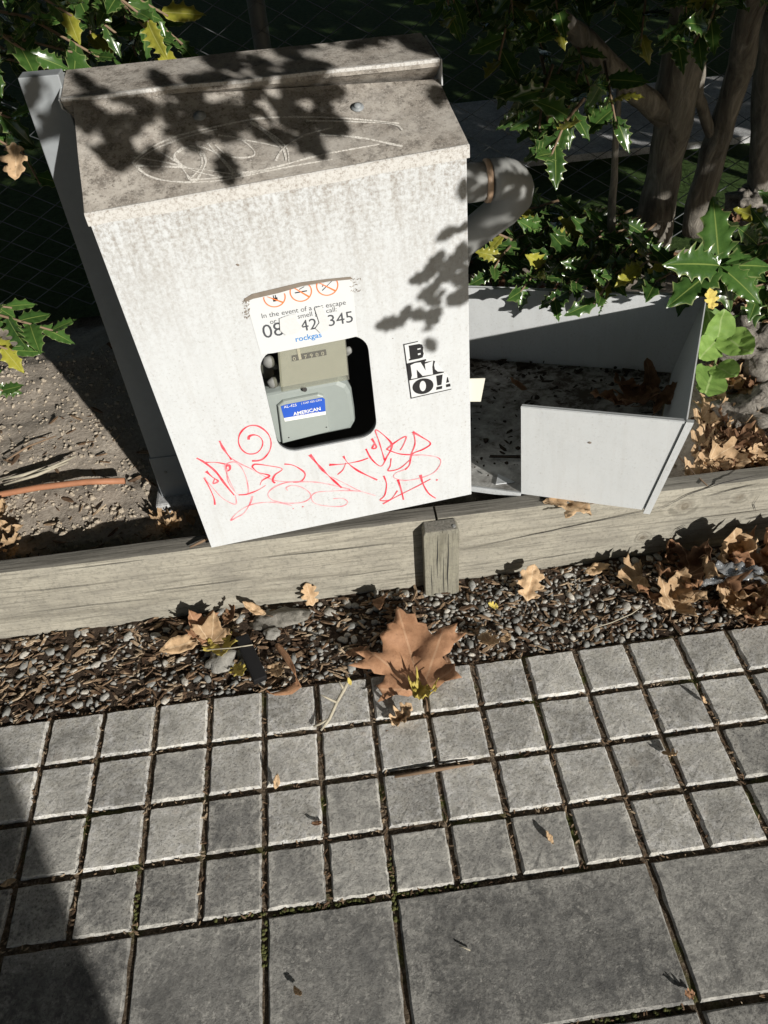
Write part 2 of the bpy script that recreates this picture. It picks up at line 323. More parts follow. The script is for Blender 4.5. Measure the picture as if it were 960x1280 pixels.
class MB:
    def __init__(s): s.V = []; s.F = []; s.U = []
    def add(s, V, F, mw=None, uv=None):
        k = len(s.V); s.V += [(mw @ Vector(v)) if mw is not None else Vector(v) for v in V]; s.F += [tuple(i+k for i in f) for f in F]
        s.U += uv if uv else [(0.5, 0.5)]*len(V)
        return s
    def box(s, a, b, mw=None):
        x0, y0, z0 = a; x1, y1, z1 = b
        return s.add([(x0, y0, z0), (x1, y0, z0), (x1, y1, z0), (x0, y1, z0), (x0, y0, z1), (x1, y0, z1), (x1, y1, z1), (x0, y1, z1)],
                     [(0, 3, 2, 1), (4, 5, 6, 7), (0, 1, 5, 4), (1, 2, 6, 5), (2, 3, 7, 6), (3, 0, 4, 7)], mw)
    def tube(s, pts, rad, n=8, cap=True, wob=0.0):
        pts = [Vector(p) for p in pts]; rr = rad if isinstance(rad, (list, tuple)) else [rad]*len(pts)
        V = []; F = []; prev = None
        for i, p in enumerate(pts):
            d = (pts[min(i+1, len(pts)-1)]-pts[max(i-1, 0)]).normalized()
            if prev is None: prev = d.orthogonal().normalized()
            a = (prev - d*prev.dot(d)).normalized(); prev = a; b = d.cross(a)
            for j in range(n):
                th = 2*math.pi*j/n; w = 1
                if wob: w = 1+wob*noise.noise(p*9+Vector((math.cos(th)*1.3, math.sin(th)*1.3, 0)))
                V.append(p+(a*math.cos(th)+b*math.sin(th))*rr[i]*w)
        m = len(pts)
        for i in range(m-1):
            for j in range(n): F.append((i*n+j, i*n+(j+1) % n, (i+1)*n+(j+1) % n, (i+1)*n+j))
        if cap: F.append(tuple(range(n-1, -1, -1))); F.append(tuple((m-1)*n+j for j in range(n)))
        return s.add(V, F)
    def prism(s, poly, n, th):      # poly: list of Vector on a plane, n: direction of thickness
        k = len(poly); n = Vector(n)
        V = [Vector(p) for p in poly]+[Vector(p)+n*th for p in poly]
        F = [tuple(range(k)), tuple(range(2*k-1, k-1, -1))]+[(i, i+k, (i+1) % k+k, (i+1) % k) for i in range(k)]
        return s.add(V, F)
    def build(s, name, mat, parent=None, smooth=False, mw=None, uv=False):
        return obj(name, mesh(name, s.V, s.F, mat, smooth, s.U if uv else None), parent, mw)
def bevelled(o, w=0.002, seg=2):
    m = o.modifiers.new('bevel', 'BEVEL'); m.width = w; m.segments = seg; m.limit_method = 'ANGLE'; m.angle_limit = R(40); return o
def ico(sub, sx, sy, sz, jit=0.0, seed=0):
    bm = bmesh.new(); bmesh.ops.create_icosphere(bm, subdivisions=sub, radius=1)
    V = []
    for v in bm.verts:
        k = 1+jit*noise.noise(v.co*1.7+Vector((seed*3.1, seed*1.7, seed))); V.append(Vector((v.co.x*sx*k, v.co.y*sy*k, v.co.z*sz*k)))
    F = [tuple(x.index for x in f.verts) for f in bm.faces]; bm.free(); return V, F
def basis(o, x, y, z): return Matrix(((x.x, y.x, z.x, o.x), (x.y, y.y, z.y, o.y), (x.z, y.z, z.z, o.z), (0, 0, 0, 1)))
def TRS(loc, rz=0, rx=0, ry=0, s=1):
    sc = s if isinstance(s, (tuple, list)) else (s, s, s)
    return Matrix.Translation(loc) @ Matrix.Rotation(rz, 4, 'Z') @ Matrix.Rotation(rx, 4, 'X') @ Matrix.Rotation(ry, 4, 'Y') @ Matrix.Diagonal((*sc, 1))
rnd = random.uniform

# ================================================================== SETTING
# lawn and far ground
g = MB(); g.add([(-60, -60, -0.08), (60, -60, -0.08), (60, 60, -0.08), (-60, 60, -0.08)], [(0, 1, 2, 3)])
tag(g.build('ground', 'joint_dirt'), kind='structure')
g = MB(); g.add([(-60, 1.3, 0.10), (60, 1.3, 0.10), (60, 60, 0.10), (-60, 60, 0.10)], [(0, 1, 2, 3)])
tag(g.build('lawn', 'lawn'), kind='structure')
g = MB(); g.box((.38, 2.05, 0.05), (30, 2.75, 0.125)); tag(g.build('footpath', 'path_concrete'), kind='structure')
# pavement bed and pavers
PAVE = empty('pavement'); tag(PAVE, kind='structure')
V = []; F = []; nx, ny = 220, 60
for j in range(ny+1):
    for i in range(nx+1):
        x = -1.4+i*3.8/nx; y = -1.2+j*1.2/ny
        V.append((x, y, -0.0068+0.0040*noise.noise(Vector((x*40, y*40, 0)))+0.003*noise.noise(Vector((x*9, y*9, 3)))))
for j in range(ny):
    for i in range(nx): k = j*(nx+1)+i; F.append((k, k+1, k+nx+2, k+nx+1))
obj('joint_bed', mesh('joint_bed', V, F, 'joint_dirt', True), PAVE)
def paver_mesh(w, d, seed, mat, gap=0.0046):
    # chamfered block with slightly ragged arrises
    rg = random.Random(seed); n = 9; loop = []
    hx, hy = w/2-gap, d/2-gap
    cs = [(-hx, -hy), (hx, -hy), (hx, hy), (-hx, hy)]
    for k in range(4):
        a = cs[k]; b = cs[(k+1) % 4]
        for i in range(n):
            f = i/n; loop.append((a[0]+(b[0]-a[0])*f, a[1]+(b[1]-a[1])*f))
    N = len(loop); V = []; F = []
    def ring(inset, z, jz, jx):
        for (x, y) in loop:
            l = 1-inset/hx; m = 1-inset/hy
            V.append((x*l+rg.uniform(-jx, jx), y*m+rg.uniform(-jx, jx), z+rg.uniform(-jz, jz)))
    ring(-0.0022, -0.05, 0, 0); ring(-0.0012, -0.0105, 0, 0.0004); ring(0.0010, -0.0044, 0.0005, 0.0008); ring(0.0034, -0.0003, 0.0004, 0.0010)
    for r in range(3):
        for i in range(N): F.append((r*N+i, r*N+(i+1) % N, (r+1)*N+(i+1) % N, (r+1)*N+i))
    c = len(V); V.append((0, 0, 0.0003))
    for i in range(N): F.append((3*N+i, 3*N+(i+1) % N, c))
    return mesh('paver', V, F, mat)
CELL = {m: [paver_mesh(0.1, 0.1, s, m) for s in range(5)] for m in ('paver_pale', 'paver_concrete', 'paver_dark')}
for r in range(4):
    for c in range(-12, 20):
        k = r*.75-.055*(c-4)+rnd(-.7, .7)  # darker tones get likelier towards the near rows and the left
        o = obj('paver', random.choice(CELL['paver_pale' if k < .45 else 'paver_concrete' if k < 1.7 else 'paver_dark']), PAVE)
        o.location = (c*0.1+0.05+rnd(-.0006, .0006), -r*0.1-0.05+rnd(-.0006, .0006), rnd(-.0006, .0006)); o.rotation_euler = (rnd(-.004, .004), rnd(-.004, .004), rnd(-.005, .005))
for (x0, x1, y0, y1) in [(-.8, -.4, -.6, -.4), (-.4, -.2, -.6, -.4), (-.2, 0, -.6, -.4), (0, .2, -.6, -.4), (.2, .6, -.6, -.4), (.6, 1.0, -.6, -.4), (1.0, 1.4, -.6, -.4), (1.4, 2.0, -.6, -.4), (-1.2, -.8, -.6, -.4), (-1.2, -.8, -1, -.6), (1.0, 1.4, -1, -.6), (1.4, 2.0, -1, -.6),
                         (-.8, -.2, -1, -.6), (-.2, .2, -1, -.6), (.2, .6, -1, -.6), (.6, 1.0, -1, -.6)]:
    o = obj('slab', paver_mesh(x1-x0, y1-y0, int(x0*70), 'slab_concrete', 0.0042), PAVE)
    o.location = ((x0+x1)/2, (y0+y1)/2, rnd(-.001, .0)); o.rotation_euler = (rnd(-.002, .002), rnd(-.002, .002), rnd(-.002, .002))

def on_joint(y_lo=-0.62):
    if random.random() < 0.5:
        y = -0.1*random.randint(0, 4) if random.random() < .85 else -0.6
        return Vector((rnd(-.55, 1.05), y+rnd(-.004, .004), -0.0035))
    x = 0.1*random.randint(-5, 10); return Vector((x+rnd(-.004, .004), rnd(-.4, 0), -0.0035))
CH = []
for s in range(5):
    l = rnd(.8, 1.3); V = [(-1, -.18, 0), (-.5, -.3, .02), (.4, -.26, 0), (1, -.1, .05), (.9, .15, .05), (.2, .3, .02), (-.7, .22, 0)]
    V = [(x*l, y+rnd(-.06, .06), z+rnd(-.05, .05)) for x, y, z in V]; k = len(V)
    V2 = V+[(x*.96, y*.9, z+.16) for x, y, z in V]
    CH.append((V2, [tuple(range(k-1, -1, -1)), tuple(range(k, 2*k))]+[(i, (i+1) % k, (i+1) % k+k, i+k) for i in range(k)]))
mb = MB()
for i in range(1300):
    p = on_joint(); V, F = random.choice(CH); mb.add(V, F, TRS(p, rnd(0, 6.3), rnd(-.4, .4), rnd(-.4, .4), rnd(.0018, .0048)))
o = mb.build('joint_debris', 'bark_chip', PAVE); tag(o, kind='stuff')
mb = MB()
for (x0, x1, y0, y1, n) in [(.02, .33, -.404, -.397, 70), (-.004, .004, -.47, -.41, 22), (.196, .204, -.44, -.34, 26), (-.204, -.196, -.39, -.34, 16), (.45, .58, -.603, -.597, 24), (-.1, .1, -.403, -.397, 16)]:
    for i in range(n):
        V, F = ico(1, rnd(.002, .005), rnd(.002, .0045), rnd(.0015, .003), .5, i); mb.add(V, F, TRS((rnd(x0, x1), rnd(y0, y1), -.0055), rnd(0, 6)))
tag(mb.build('joint_moss', 'moss', PAVE, True), kind='stuff')

# gravel strip
V = []; F = []; nx, ny = 320, 22
def gz(x, y): return -0.008+0.006*noise.noise(Vector((x*14, y*14, 1)))+0.004*noise.noise(Vector((x*50, y*50, 2)))+max(0, y-.12)*.05
for j in range(ny+1):
    for i in range(nx+1): x = -1.4+i*3.8/nx; y = 0.001+j*.215/ny; V.append((x, y, gz(x, y)))
for j in range(ny):
    for i in range(nx): k = j*(nx+1)+i; F.append((k, k+1, k+nx+2, k+nx+1))
GRAV = obj('gravel_bed', mesh('gravel_bed', V, F, 'damp_dirt', True)); tag(GRAV, kind='structure')
PB = []
for s in range(7):
    V, F = ico(2, 1, rnd(.55, .9), rnd(.32, .5), .6, s+5); PB.append((V, F, mesh('pebble', V, F, 'pebble', True)))
def peb_density(x, y):
    d = 0.20+0.65*min(1, max(0, (x-.16)/.2))
    if .78 < x < 1.1: d *= .45
    return d*(0.35+1.1*max(0, noise.noise(Vector((x*11, y*11, 7)))+.45))
mb = MB(); nobj = 0; tries = 0; placed = []
while len(placed) < 2500 and tries < 60000:
    tries += 1; x = rnd(-.85, 1.6); y = rnd(.004, .198)
    if random.random() > peb_density(x, y): continue
    r = random.choice([.0032, .004, .0045, .005, .006, .007, .009, .0115])*rnd(.85, 1.1)
    if x < .1 and random.random() < .25: r *= 1.15
    if any((x-a)**2+(y-b)**2 < (0.72*(r+c))**2 for a, b, c in placed): continue
    placed.append((x, y, r))
placed.sort(key=lambda q: -q[2]*(1 if -.52 < q[0] < 1.0 else .1))
for i, (x, y, r) in enumerate(placed):
    V, F, me = random.choice(PB); mw = TRS((x, y, gz(x, y)+r*.22+rnd(0, .002)), rnd(0, 6.3), rnd(-.35, .35), rnd(-.35, .35), r)
    if i < 290: obj('pebble', me, GRAV, mw)
    else: mb.add(V, F, mw)
tag(mb.build('small_pebbles', 'pebble_mass', GRAV, True), kind='stuff')
mb = MB()
for i in range(5600):
    x = rnd(-.85, 1.6); y = rnd(.004, .20)
    if random.random() < (.45 if x > .3 else .25): continue
    V, F = random.choice(CH); s = random.choice([.003, .004, .005, .007, .010, .014])*rnd(.7, 1.15)
    mb.add(V, F, TRS((x, y, gz(x, y)+.001+rnd(0, .005)), rnd(0, 6.3) if random.random() < .5 else rnd(-.6, .6), rnd(-.5, .5), rnd(-.35, .35), (s, s*rnd(.45, 1), s)))
tag(mb.build('bark_mulch', 'bark_chip', GRAV), kind='stuff')

# garden soil behind the edging
V = []; F = []; x0, x1, y0, y1, st = -1.7, 2.4, .236, 2.0, .018
nx = int((x1-x0)/st); ny = int((y1-y0)/st)
def sz(x, y):
    z = .142+.022*noise.noise(Vector((x*3, y*3, 4)))+.010*noise.noise(Vector((x*12, y*12, 5)))+.006*noise.noise(Vector((x*34, y*34, 6)))
    z -= .030*math.exp(-((y-.25)/.03)**2)
    if y > 1.0: z -= min(.06, (y-1.0)*.2)
    u = (x-.749)*.8855-(y-.14)*.4645; w = (x-.749)*.4645+(y-.14)*.8855
    if -.68 < u < .03 and -.02 < w < .6: z = min(z, .200+.0964*u-.1156*w-.012)
    return min(z, .17)
for j in range(ny+1):
    for i in range(nx+1): x = x0+i*st; y = y0+j*st; V.append((x, y, sz(x, y)))
for j in range(ny):
    for i in range(nx): k = j*(nx+1)+i; F.append((k, k+1, k+nx+2, k+nx+1))
SOIL = obj('garden_soil', mesh('garden_soil', V, F, 'soil', True)); tag(SOIL, kind='structure')
CL = [ico(1, 1, rnd(.7, 1), rnd(.55, .8), .8, s) for s in range(8)]
mb = MB()
for i in range(3400):
    x = rnd(-.72, .0) if i % 5 else rnd(.45, 1.4); y = .26+rnd(0, 1)**1.6*.8
    V, F = random.choice(CL); s = random.choice([.0018, .0025, .003, .0035, .004, .006])*rnd(.7, 1.3)
    mb.add(V, F, TRS((x, y, sz(x, y)+s*.2), rnd(0, 6), rnd(-1, 1), 0, s))
tag(mb.build('soil_clods', 'clod', SOIL), kind='stuff')
mb = MB()
for i in range(420):
    x = rnd(-.72, .0) if i % 3 else rnd(.8, 1.5); y = .255+rnd(0, 1)**2*.5
    V, F = random.choice(CH); s = random.choice([.004, .006, .009, .014])*rnd(.7, 1.3)
    mb.add(V, F, TRS((x, y, sz(x, y)+.003), rnd(0, 6.3), rnd(-.4, .4), rnd(-.3, .3), (s, s*rnd(.35, .9), s)))
tag(mb.build('soil_mulch', 'bark_chip', SOIL), kind='stuff')

# ------------------------------------------------------------------ timber edging
def beam(name, xa, xb, mat, label, dz=0.0, sl=0.0, dy=0.0):
    n = int((xb-xa)/.02); prof = []
    Y0, Y1, Z0, Z1 = .205+dy, .244+dy, -.05, .190+dz
    for k in range(7): prof.append((Y0, Z0+(Z1-.004-Z0)*k/6))
    prof += [(Y0+.0012, Z1-.001), (Y0+.004, Z1)]
    for k in range(1, 4): prof.append((Y0+.004+(Y1-Y0-.008)*k/3, Z1))
    prof += [(Y1, Z1-.004), (Y1, Z0)]
    V = []; F = []; m = len(prof)
    for i in range(n+1):
        x = xa+(xb-xa)*i/n
        for j, (y, z) in enumerate(prof):
            q = .0016*noise.noise(Vector((x*3, y*30, z*14)))+.0007*noise.noise(Vector((x*9, y*60, z*70)))
            e = .0016*noise.noise(Vector((x*18, 3, 1))) if 6 <= j <= 8 else 0
            V.append((x, y+q, z+(sl*(x-xa))+e+(.0012*noise.noise(Vector((x*5, y*90, 8))) if j > 7 else 0)))
    for i in range(n):
        for j in range(m): F.append((i*m+j, (i+1)*m+j, (i+1)*m+(j+1) % m, i*m+(j+1) % m))
    F.append(tuple(range(m))); F.append(tuple(n*m+j for j in range(m-1, -1, -1)))
    o = obj(name, mesh(name, V, F, mat)); o.data.polygons.foreach_set('use_smooth', [True]*len(o.data.polygons))
    e = o.modifiers.new('edge', 'EDGE_SPLIT'); e.split_angle = R(35)
    return tag(o, label, 'timber edging', 'timber garden edging')
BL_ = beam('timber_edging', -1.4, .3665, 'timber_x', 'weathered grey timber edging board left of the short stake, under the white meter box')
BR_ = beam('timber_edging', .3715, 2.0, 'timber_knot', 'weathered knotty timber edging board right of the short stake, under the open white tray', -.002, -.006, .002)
def crack(par, pix, w, Yp):
    P = [atY(x, y, Yp) for x, y in pix]; mb = MB(); n = len(P)-1; Q = []
    for i in range(n):
        for k in range(6): q = P[i].lerp(P[i+1], k/6); Q.append(q+Vector((0, 0, .0012*noise.noise(q*70))))
    Q.append(P[-1]); m = len(Q)
    for i in range(m-1):
        a = Q[i]; b = Q[i+1]; wa = w*math.sin(math.pi*(i+.15)/m); wb = w*math.sin(math.pi*(i+1.15)/m)
        mb.add([(a.x, Yp, a.z-wa), (b.x, Yp, b.z-wb), (b.x, Yp, b.z+wb), (a.x, Yp, a.z+wa)], [(0, 1, 2, 3)])
    mb.build('drying_crack', 'print_black', par)
for pix, w in (([(577, 688), (640, 674), (720, 657), (800, 640), (850, 630)], .0009), ([(820, 640), (860, 618), (905, 603), (955, 592)], .0013), ([(880, 622), (915, 612), (950, 604)], .0010), ([(945, 640), (942, 630), (950, 618)], .002), ([(838, 672), (846, 662), (858, 656)], .0014), ([(600, 712), (680, 698), (740, 688)], .0006), ([(930, 650), (960, 643)], .0010)): crack(BR_, pix, w, .2040)
for pix, w in (([(0, 742), (60, 737), (140, 728)], .0006), ([(150, 745), (240, 733), (330, 722)], .0007), ([(300, 700), (400, 690), (500, 678)], .0008), ([(20, 768), (110, 757), (200, 748)], .0006), ([(420, 722), (500, 711)], .0005), ([(60, 715), (180, 700)], .0006)): crack(BL_, pix, w, .2020)
mb = MB(); X0, X1, Yf, Yb = .338, .408, .1745, .2045
loopv = []
def ring(z, ins, top=0):
    return [(X0+ins, Yf+ins, z-top), (X1-ins, Yf+ins, z-top), (X1-ins, Yb, z), (X0+ins, Yb, z)]
V = ring(-.06, 0)+ring(.176, 0)+ring(.187, .0045, .004)
F = [(0, 1, 5, 4), (1, 2, 6, 5), (2, 3, 7, 6), (3, 0, 4, 7), (4, 5, 9, 8), (5, 6, 10, 9), (6, 7, 11, 10), (7, 4, 8, 11), (8, 9, 10, 11), (3, 2, 1, 0)]
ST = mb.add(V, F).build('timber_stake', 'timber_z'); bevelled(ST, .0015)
tag(ST, 'short square timber stake nailed to the front of the edging at the board joint', 'stake')
ST.rotation_euler = (0, 0, 0)
mb = MB()
for (x, w, a, b) in [(.364, .0011, .05, .176), (.386, .0014, -.01, .176), (.376, .0008, -.02, .11), (.352, .0007, -.01, .09)]:
    pts = []
    for k in range(9):
        z = a+(b-a)*k/8; pts.append((x+.0022*noise.noise(Vector((x*90, z*22, 1)))+(z-.1)*.015, Yf-.0003, z))
    for i in range(8):
        p, q = pts[i], pts[i+1]; wa = w*(1-abs(i-4)/5); wb = w*(1-abs(i-3)/5)
        mb.add([(p[0]-wa, p[1], p[2]), (p[0]+wa, p[1], p[2]), (q[0]+wb, q[1], q[2]), (q[0]-wb, q[1], q[2])], [(0, 1, 2, 3)])
mb.build('drying_crack', 'print_black', ST)
mb = MB(); mb.tube([(.399, .185, .183), (.399, .185, .1862)], .0032, 10); mb.build('nail', 'galvanised', ST)

# ================================================================== METER BOX
def axes(yaw, roll, pitch):
    x = Vector((math.cos(yaw), math.sin(yaw), 0)); y = Vector((-math.sin(yaw), math.cos(yaw), 0)); z = Vector((0, 0, 1))
    z2 = z*math.cos(pitch)+y*math.sin(pitch); y2 = y*math.cos(pitch)-z*math.sin(pitch)
    return x*math.cos(roll)+z2*math.sin(roll), y2, z2*math.cos(roll)-x*math.sin(roll)
BO = Vector((-.063, .194, .2)); BX, BY, BZ = axes(R(4.598), R(1.775), 0)
def bl(px, py, n, c):          # pixel -> box-local point on the local plane n.p = c
    d = ray(px, py); N = BX*n[0]+BY*n[1]+BZ*n[2]; p = CAM+d*((c-(CAM-BO).dot(N))/d.dot(N))-BO
    return Vector((p.dot(BX), p.dot(BY), p.dot(BZ)))
def bf(px, py, y=0.0): return bl(px, py, (0, 1, 0), y)
BOX = empty('meter_box', basis(BO, BX, BY, BZ))
tag(BOX, 'tall white metal gas meter box with red graffiti and a dirty sloped top', 'meter box')
BW, BH = .507, .636
# front panel with the rounded window
def rrect(x0, x1, z0, z1, r, n=7):
    P = []
    for cx, cz, a0 in ((x1-r, z0+r, -90), (x1-r, z1-r, 0), (x0+r, z1-r, 90), (x0+r, z0+r, 180)):
        for k in range(n+1): a = R(a0+90*k/n); P.append((cx+r*math.cos(a), cz+r*math.sin(a)))
    return P
def panel_hole(outer, inner, y0, y1):
    bm = bmesh.new(); E = []
    for lp in (outer, inner):
        vs = [bm.verts.new((x, y0, z)) for x, z in lp]
        E += [bm.edges.new((vs[i], vs[(i+1) % len(vs)])) for i in range(len(vs))]
    r = bmesh.ops.triangle_fill(bm, use_beauty=True, edges=E)
    fs = [f for f in bm.faces]
    ex = bmesh.ops.extrude_face_region(bm, geom=fs)
    for v in ex['geom']:
        if isinstance(v, bmesh.types.BMVert): v.co.y = y1
    bmesh.ops.recalc_face_normals(bm, faces=bm.faces)
    V = [v.co.copy() for v in bm.verts]; bm.verts.index_update(); F = [tuple(v.index for v in f.verts) for f in bm.faces]; bm.free(); return V, F
WIN = rrect(.1685, .3415, .1905, .397, .032)
WIN = [(x-(.282-z)*.012, z) for x, z in WIN]
V, F = panel_hole([(0, 0), (BW, 0), (BW, BH), (0, BH)], WIN, 0.0, .0035)
FP = obj('front_panel', mesh('front_panel', V, F, 'white_sheet_front'), BOX)
mb = MB()
k = len(WIN)
for i in range(k):
    a = Vector((WIN[i][0], 0, WIN[i][1])); b = Vector((WIN[(i+1) % k][0], 0, WIN[(i+1) % k][1])); c = Vector((.255, 0, .29))
    ia = a+(c-a).normalized()*-.0015; ib = b+(c-b).normalized()*-.0015
    mb.add([a+Vector((0, .004, 0)), b+Vector((0, .004, 0)), b+Vector((0, .010, 0)), a+Vector((0, .010, 0)), ia+Vector((0, .004, 0)), ib+Vector((0, .004, 0)), ib+Vector((0, .010, 0)), ia+Vector((0, .010, 0))],
           [(0, 1, 2, 3), (7, 6, 5, 4), (0, 4, 5, 1), (3, 2, 6, 7)])
mb.build('window_rim', 'dark_void', FP, True)
# sides, back
YB = .205
for (x, zt0, zt1, nm) in ((0.0, .634, .726, 'side_panel'), (BW-.003, .634, .686, 'side_panel')):
    mb = MB(); mb.prism([(x, .0036, .001), (x, .0036, zt0), (x, .145, zt1-.004), (x, YB, zt1-.002), (x, YB, .001)], (1, 0, 0), .003); mb.build(nm, 'white_sheet', BOX)
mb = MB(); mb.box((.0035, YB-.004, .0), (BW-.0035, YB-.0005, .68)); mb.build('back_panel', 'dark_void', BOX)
# lid
LFL, LFR, LBL, LBR = Vector((-.002, -.0045, .6485)), Vector((.510, -.0045, .6525)), Vector((0.0, .168, .735)), Vector((.506, .145, .694))
nu, nv = 26, 12; V = []; F = []; TH = .002
def lidp(u, v, off=0.0):
    p = LFL.lerp(LFR, u).lerp(LBL.lerp(LBR, u), v)
    p = p+Vector((0, 0, .0025*noise.noise(Vector((u*3, v*3, 2)))-.006*math.sin(math.pi*v)*math.sin(math.pi*u)*.6)); return p+Vector((0, -.4, .9))*off
for s in (0, 1):
    for j in range(nv+1):
        for i in range(nu+1): V.append(lidp(i/nu, j/nv, -TH*s))
n1 = (nu+1)*(nv+1)
for j in range(nv):
    for i in range(nu): k = j*(nu+1)+i; F += [(k, k+1, k+nu+2, k+nu+1), (n1+k+nu+1, n1+k+nu+2, n1+k+1, n1+k)]
for i in range(nu): F += [(i, i+n1, i+1+n1, i+1), (nv*(nu+1)+i+1, nv*(nu+1)+i+1+n1, nv*(nu+1)+i+n1, nv*(nu+1)+i)]
for j in range(nv): a = j*(nu+1); b = a+nu+1; F += [(b, b+n1, a+n1, a), (a+nu, a+nu+n1, b+nu+n1, b+nu)]
LID = obj('lid', mesh('lid', V, F, 'lid_sheet', True), BOX); e = LID.modifiers.new('e', 'EDGE_SPLIT'); e.split_angle = R(40)
mb = MB(); nu2 = 30; V = []; F = []
for i in range(nu2+1):
    u = i/nu2; a = LFL.lerp(LFR, u); w = .0008*noise.noise(Vector((u*7, 0, 0)))
    for dy, dz in ((.004, .0012), (.0012, .0012), (-.0008, -.0006), (-.0012+w, -.0155+w*1.5), (.0016, -.0158+w*1.5), (.0016, -.0030)): V.append(a+Vector((0, dy, dz)))
for i in range(nu2):
    for j in range(6): F.append((i*6+j, (i+1)*6+j, (i+1)*6+(j+1) % 6, i*6+(j+1) % 6))
F += [tuple(range(6)), tuple(nu2*6+j for j in range(5, -1, -1))]
mb.add(V, F).build('lid_lip', 'lip_sheet', LID)
for (px, py) in ((248, 131), (440, 107)):
    p = bl(px, py, (0, -.42, .907), Vector((0, -.42, .907)).dot(lidp(.5, .7)))
    rv = MB(); V, F = ico(2, .0052, .0052, .0026); rv.add(V, F, Matrix.Translation((0, 0, .0030)) @ Matrix.Rotation(R(25), 4, 'X')); rv.tube([(0, -.0002, .0006), (0, -.0007, .0020)], .0088, 16)
    u = (p.x)/BW; v = .74; q = lidp(u, .76 if px < 300 else .70, .0002)
    rv.build('rivet', 'grey_steel', LID, True, Matrix.Translation(q) @ Matrix.Rotation(R(2), 4, 'X'))
# hood over the back of the lid
HL, HR = Vector((-.0155, .172, .7375)), Vector((.5055, .128, .7235)); HBL, HBR = Vector((-.013, .270, .7475)), Vector((.501, .222, .735))
mb = MB(); V = []; F = []; n = 24
def hp(u, v):
    w = .0035*noise.noise(Vector((u*5, v*2, 9)))*(0.4+v*.6)
    return HL.lerp(HR, u).lerp(HBL.lerp(HBR, u), v)+Vector((0, 0, .001*math.sin(v*math.pi*.5)+w))
prof = 9
for i in range(n+1):
    u = i/n; f = hp(u, 0); lipd = .0085+.0012*noise.noise(Vector((u*9, 4, 0)))
    pts = [f+Vector((0, .002, -lipd)), f+Vector((0, 0, -lipd)), f+Vector((0, 0, 0))]+[hp(u, v) for v in (.2, .45, .7, 1.0)]+[hp(u, 1.0)+Vector((0, 0, -.09)), hp(u, 1.0)+Vector((0, -.004, -.09))]
    V += pts
for i in range(n):
    for j in range(prof): F.append((i*prof+j, (i+1)*prof+j, (i+1)*prof+(j+1) % prof, i*prof+(j+1) % prof))
F += [tuple(range(prof)), tuple(n*prof+j for j in range(prof-1, -1, -1))]
HOOD = mb.add(V, F).build('hood', 'lid_sheet', BOX)
mb = MB()
V = []; F = []
for i in range(n+1):
    u = i/n; f = hp(u, 0); V += [f+Vector((0, -.0006, .0012)), f+Vector((0, -.0010, -.0030)), f+Vector((0, .0002, -.0032)), f+Vector((0, .003, .0018))]
for i in range(n):
    for j in range(4): F.append((i*4+j, (i+1)*4+j, (i+1)*4+(j+1) % 4, i*4+(j+1) % 4))
mb.add(V, F).build('hood_edge', 'lip_sheet', HOOD)
# end flange dropping at the right of the hood, with the gap behind it
mb = MB(); f = hp(1, 0); mb.prism([f+Vector((.0015, .001, 0)), f+Vector((.0015, .001, -.034)), f+Vector((.0015, .095, -.04)), f+Vector((.0015, .095, .008))], (1, 0, 0), .002); mb.build('hood_end', 'white_sheet', HOOD)
f = hp(0, 0); mb = MB(); mb.prism([f+Vector((-.0035, .001, 0)), f+Vector((-.0035, .001, -.012)), f+Vector((-.0035, .10, -.06)), f+Vector((-.0035, .10, .008))], (1, 0, 0), .002); mb.build('hood_end', 'white_sheet', HOOD)

# lines on a surface, as thin ink
def ribbon(mb, P, w, nrm, off):
    P = [Vector(p) for p in P]
    # Catmull-Rom smoothing
    Q = []
    for i in range(len(P)-1):
        p0 = P[max(i-1, 0)]; p1 = P[i]; p2 = P[i+1]; p3 = P[min(i+2, len(P)-1)]
        for k in range(6):
            t = k/6; Q.append(0.5*((2*p1)+(p2-p0)*t+(2*p0-5*p1+4*p2-p3)*t*t+(3*p1-p0-3*p2+p3)*t**3))
    Q.append(P[-1]); L = []; m = len(Q)
    for i, q in enumerate(Q):
        d = (Q[min(i+1, m-1)]-Q[max(i-1, 0)]); d = d.normalized() if d.length > 1e-9 else Vector((1, 0, 0)); s = nrm.cross(d).normalized()
        ww = w*max(.25, 0.75+0.7*noise.noise(q*45)+0.25*(i == 0)); ww *= 1.25 if i < m*.12 else 1
        L.append((q+s*ww/2+nrm*off, q-s*ww/2+nrm*off))
    for i in range(m-1): mb.add([L[i][0], L[i][1], L[i+1][1], L[i+1][0]], [(0, 1, 2, 3)])
Z2 = lambda pts: [(230+x/5.0526, 520+y/5.05) for x, y in pts]
Z3 = lambda pts: [(380+x/4.3636, 520+y/4.3625) for x, y in pts]
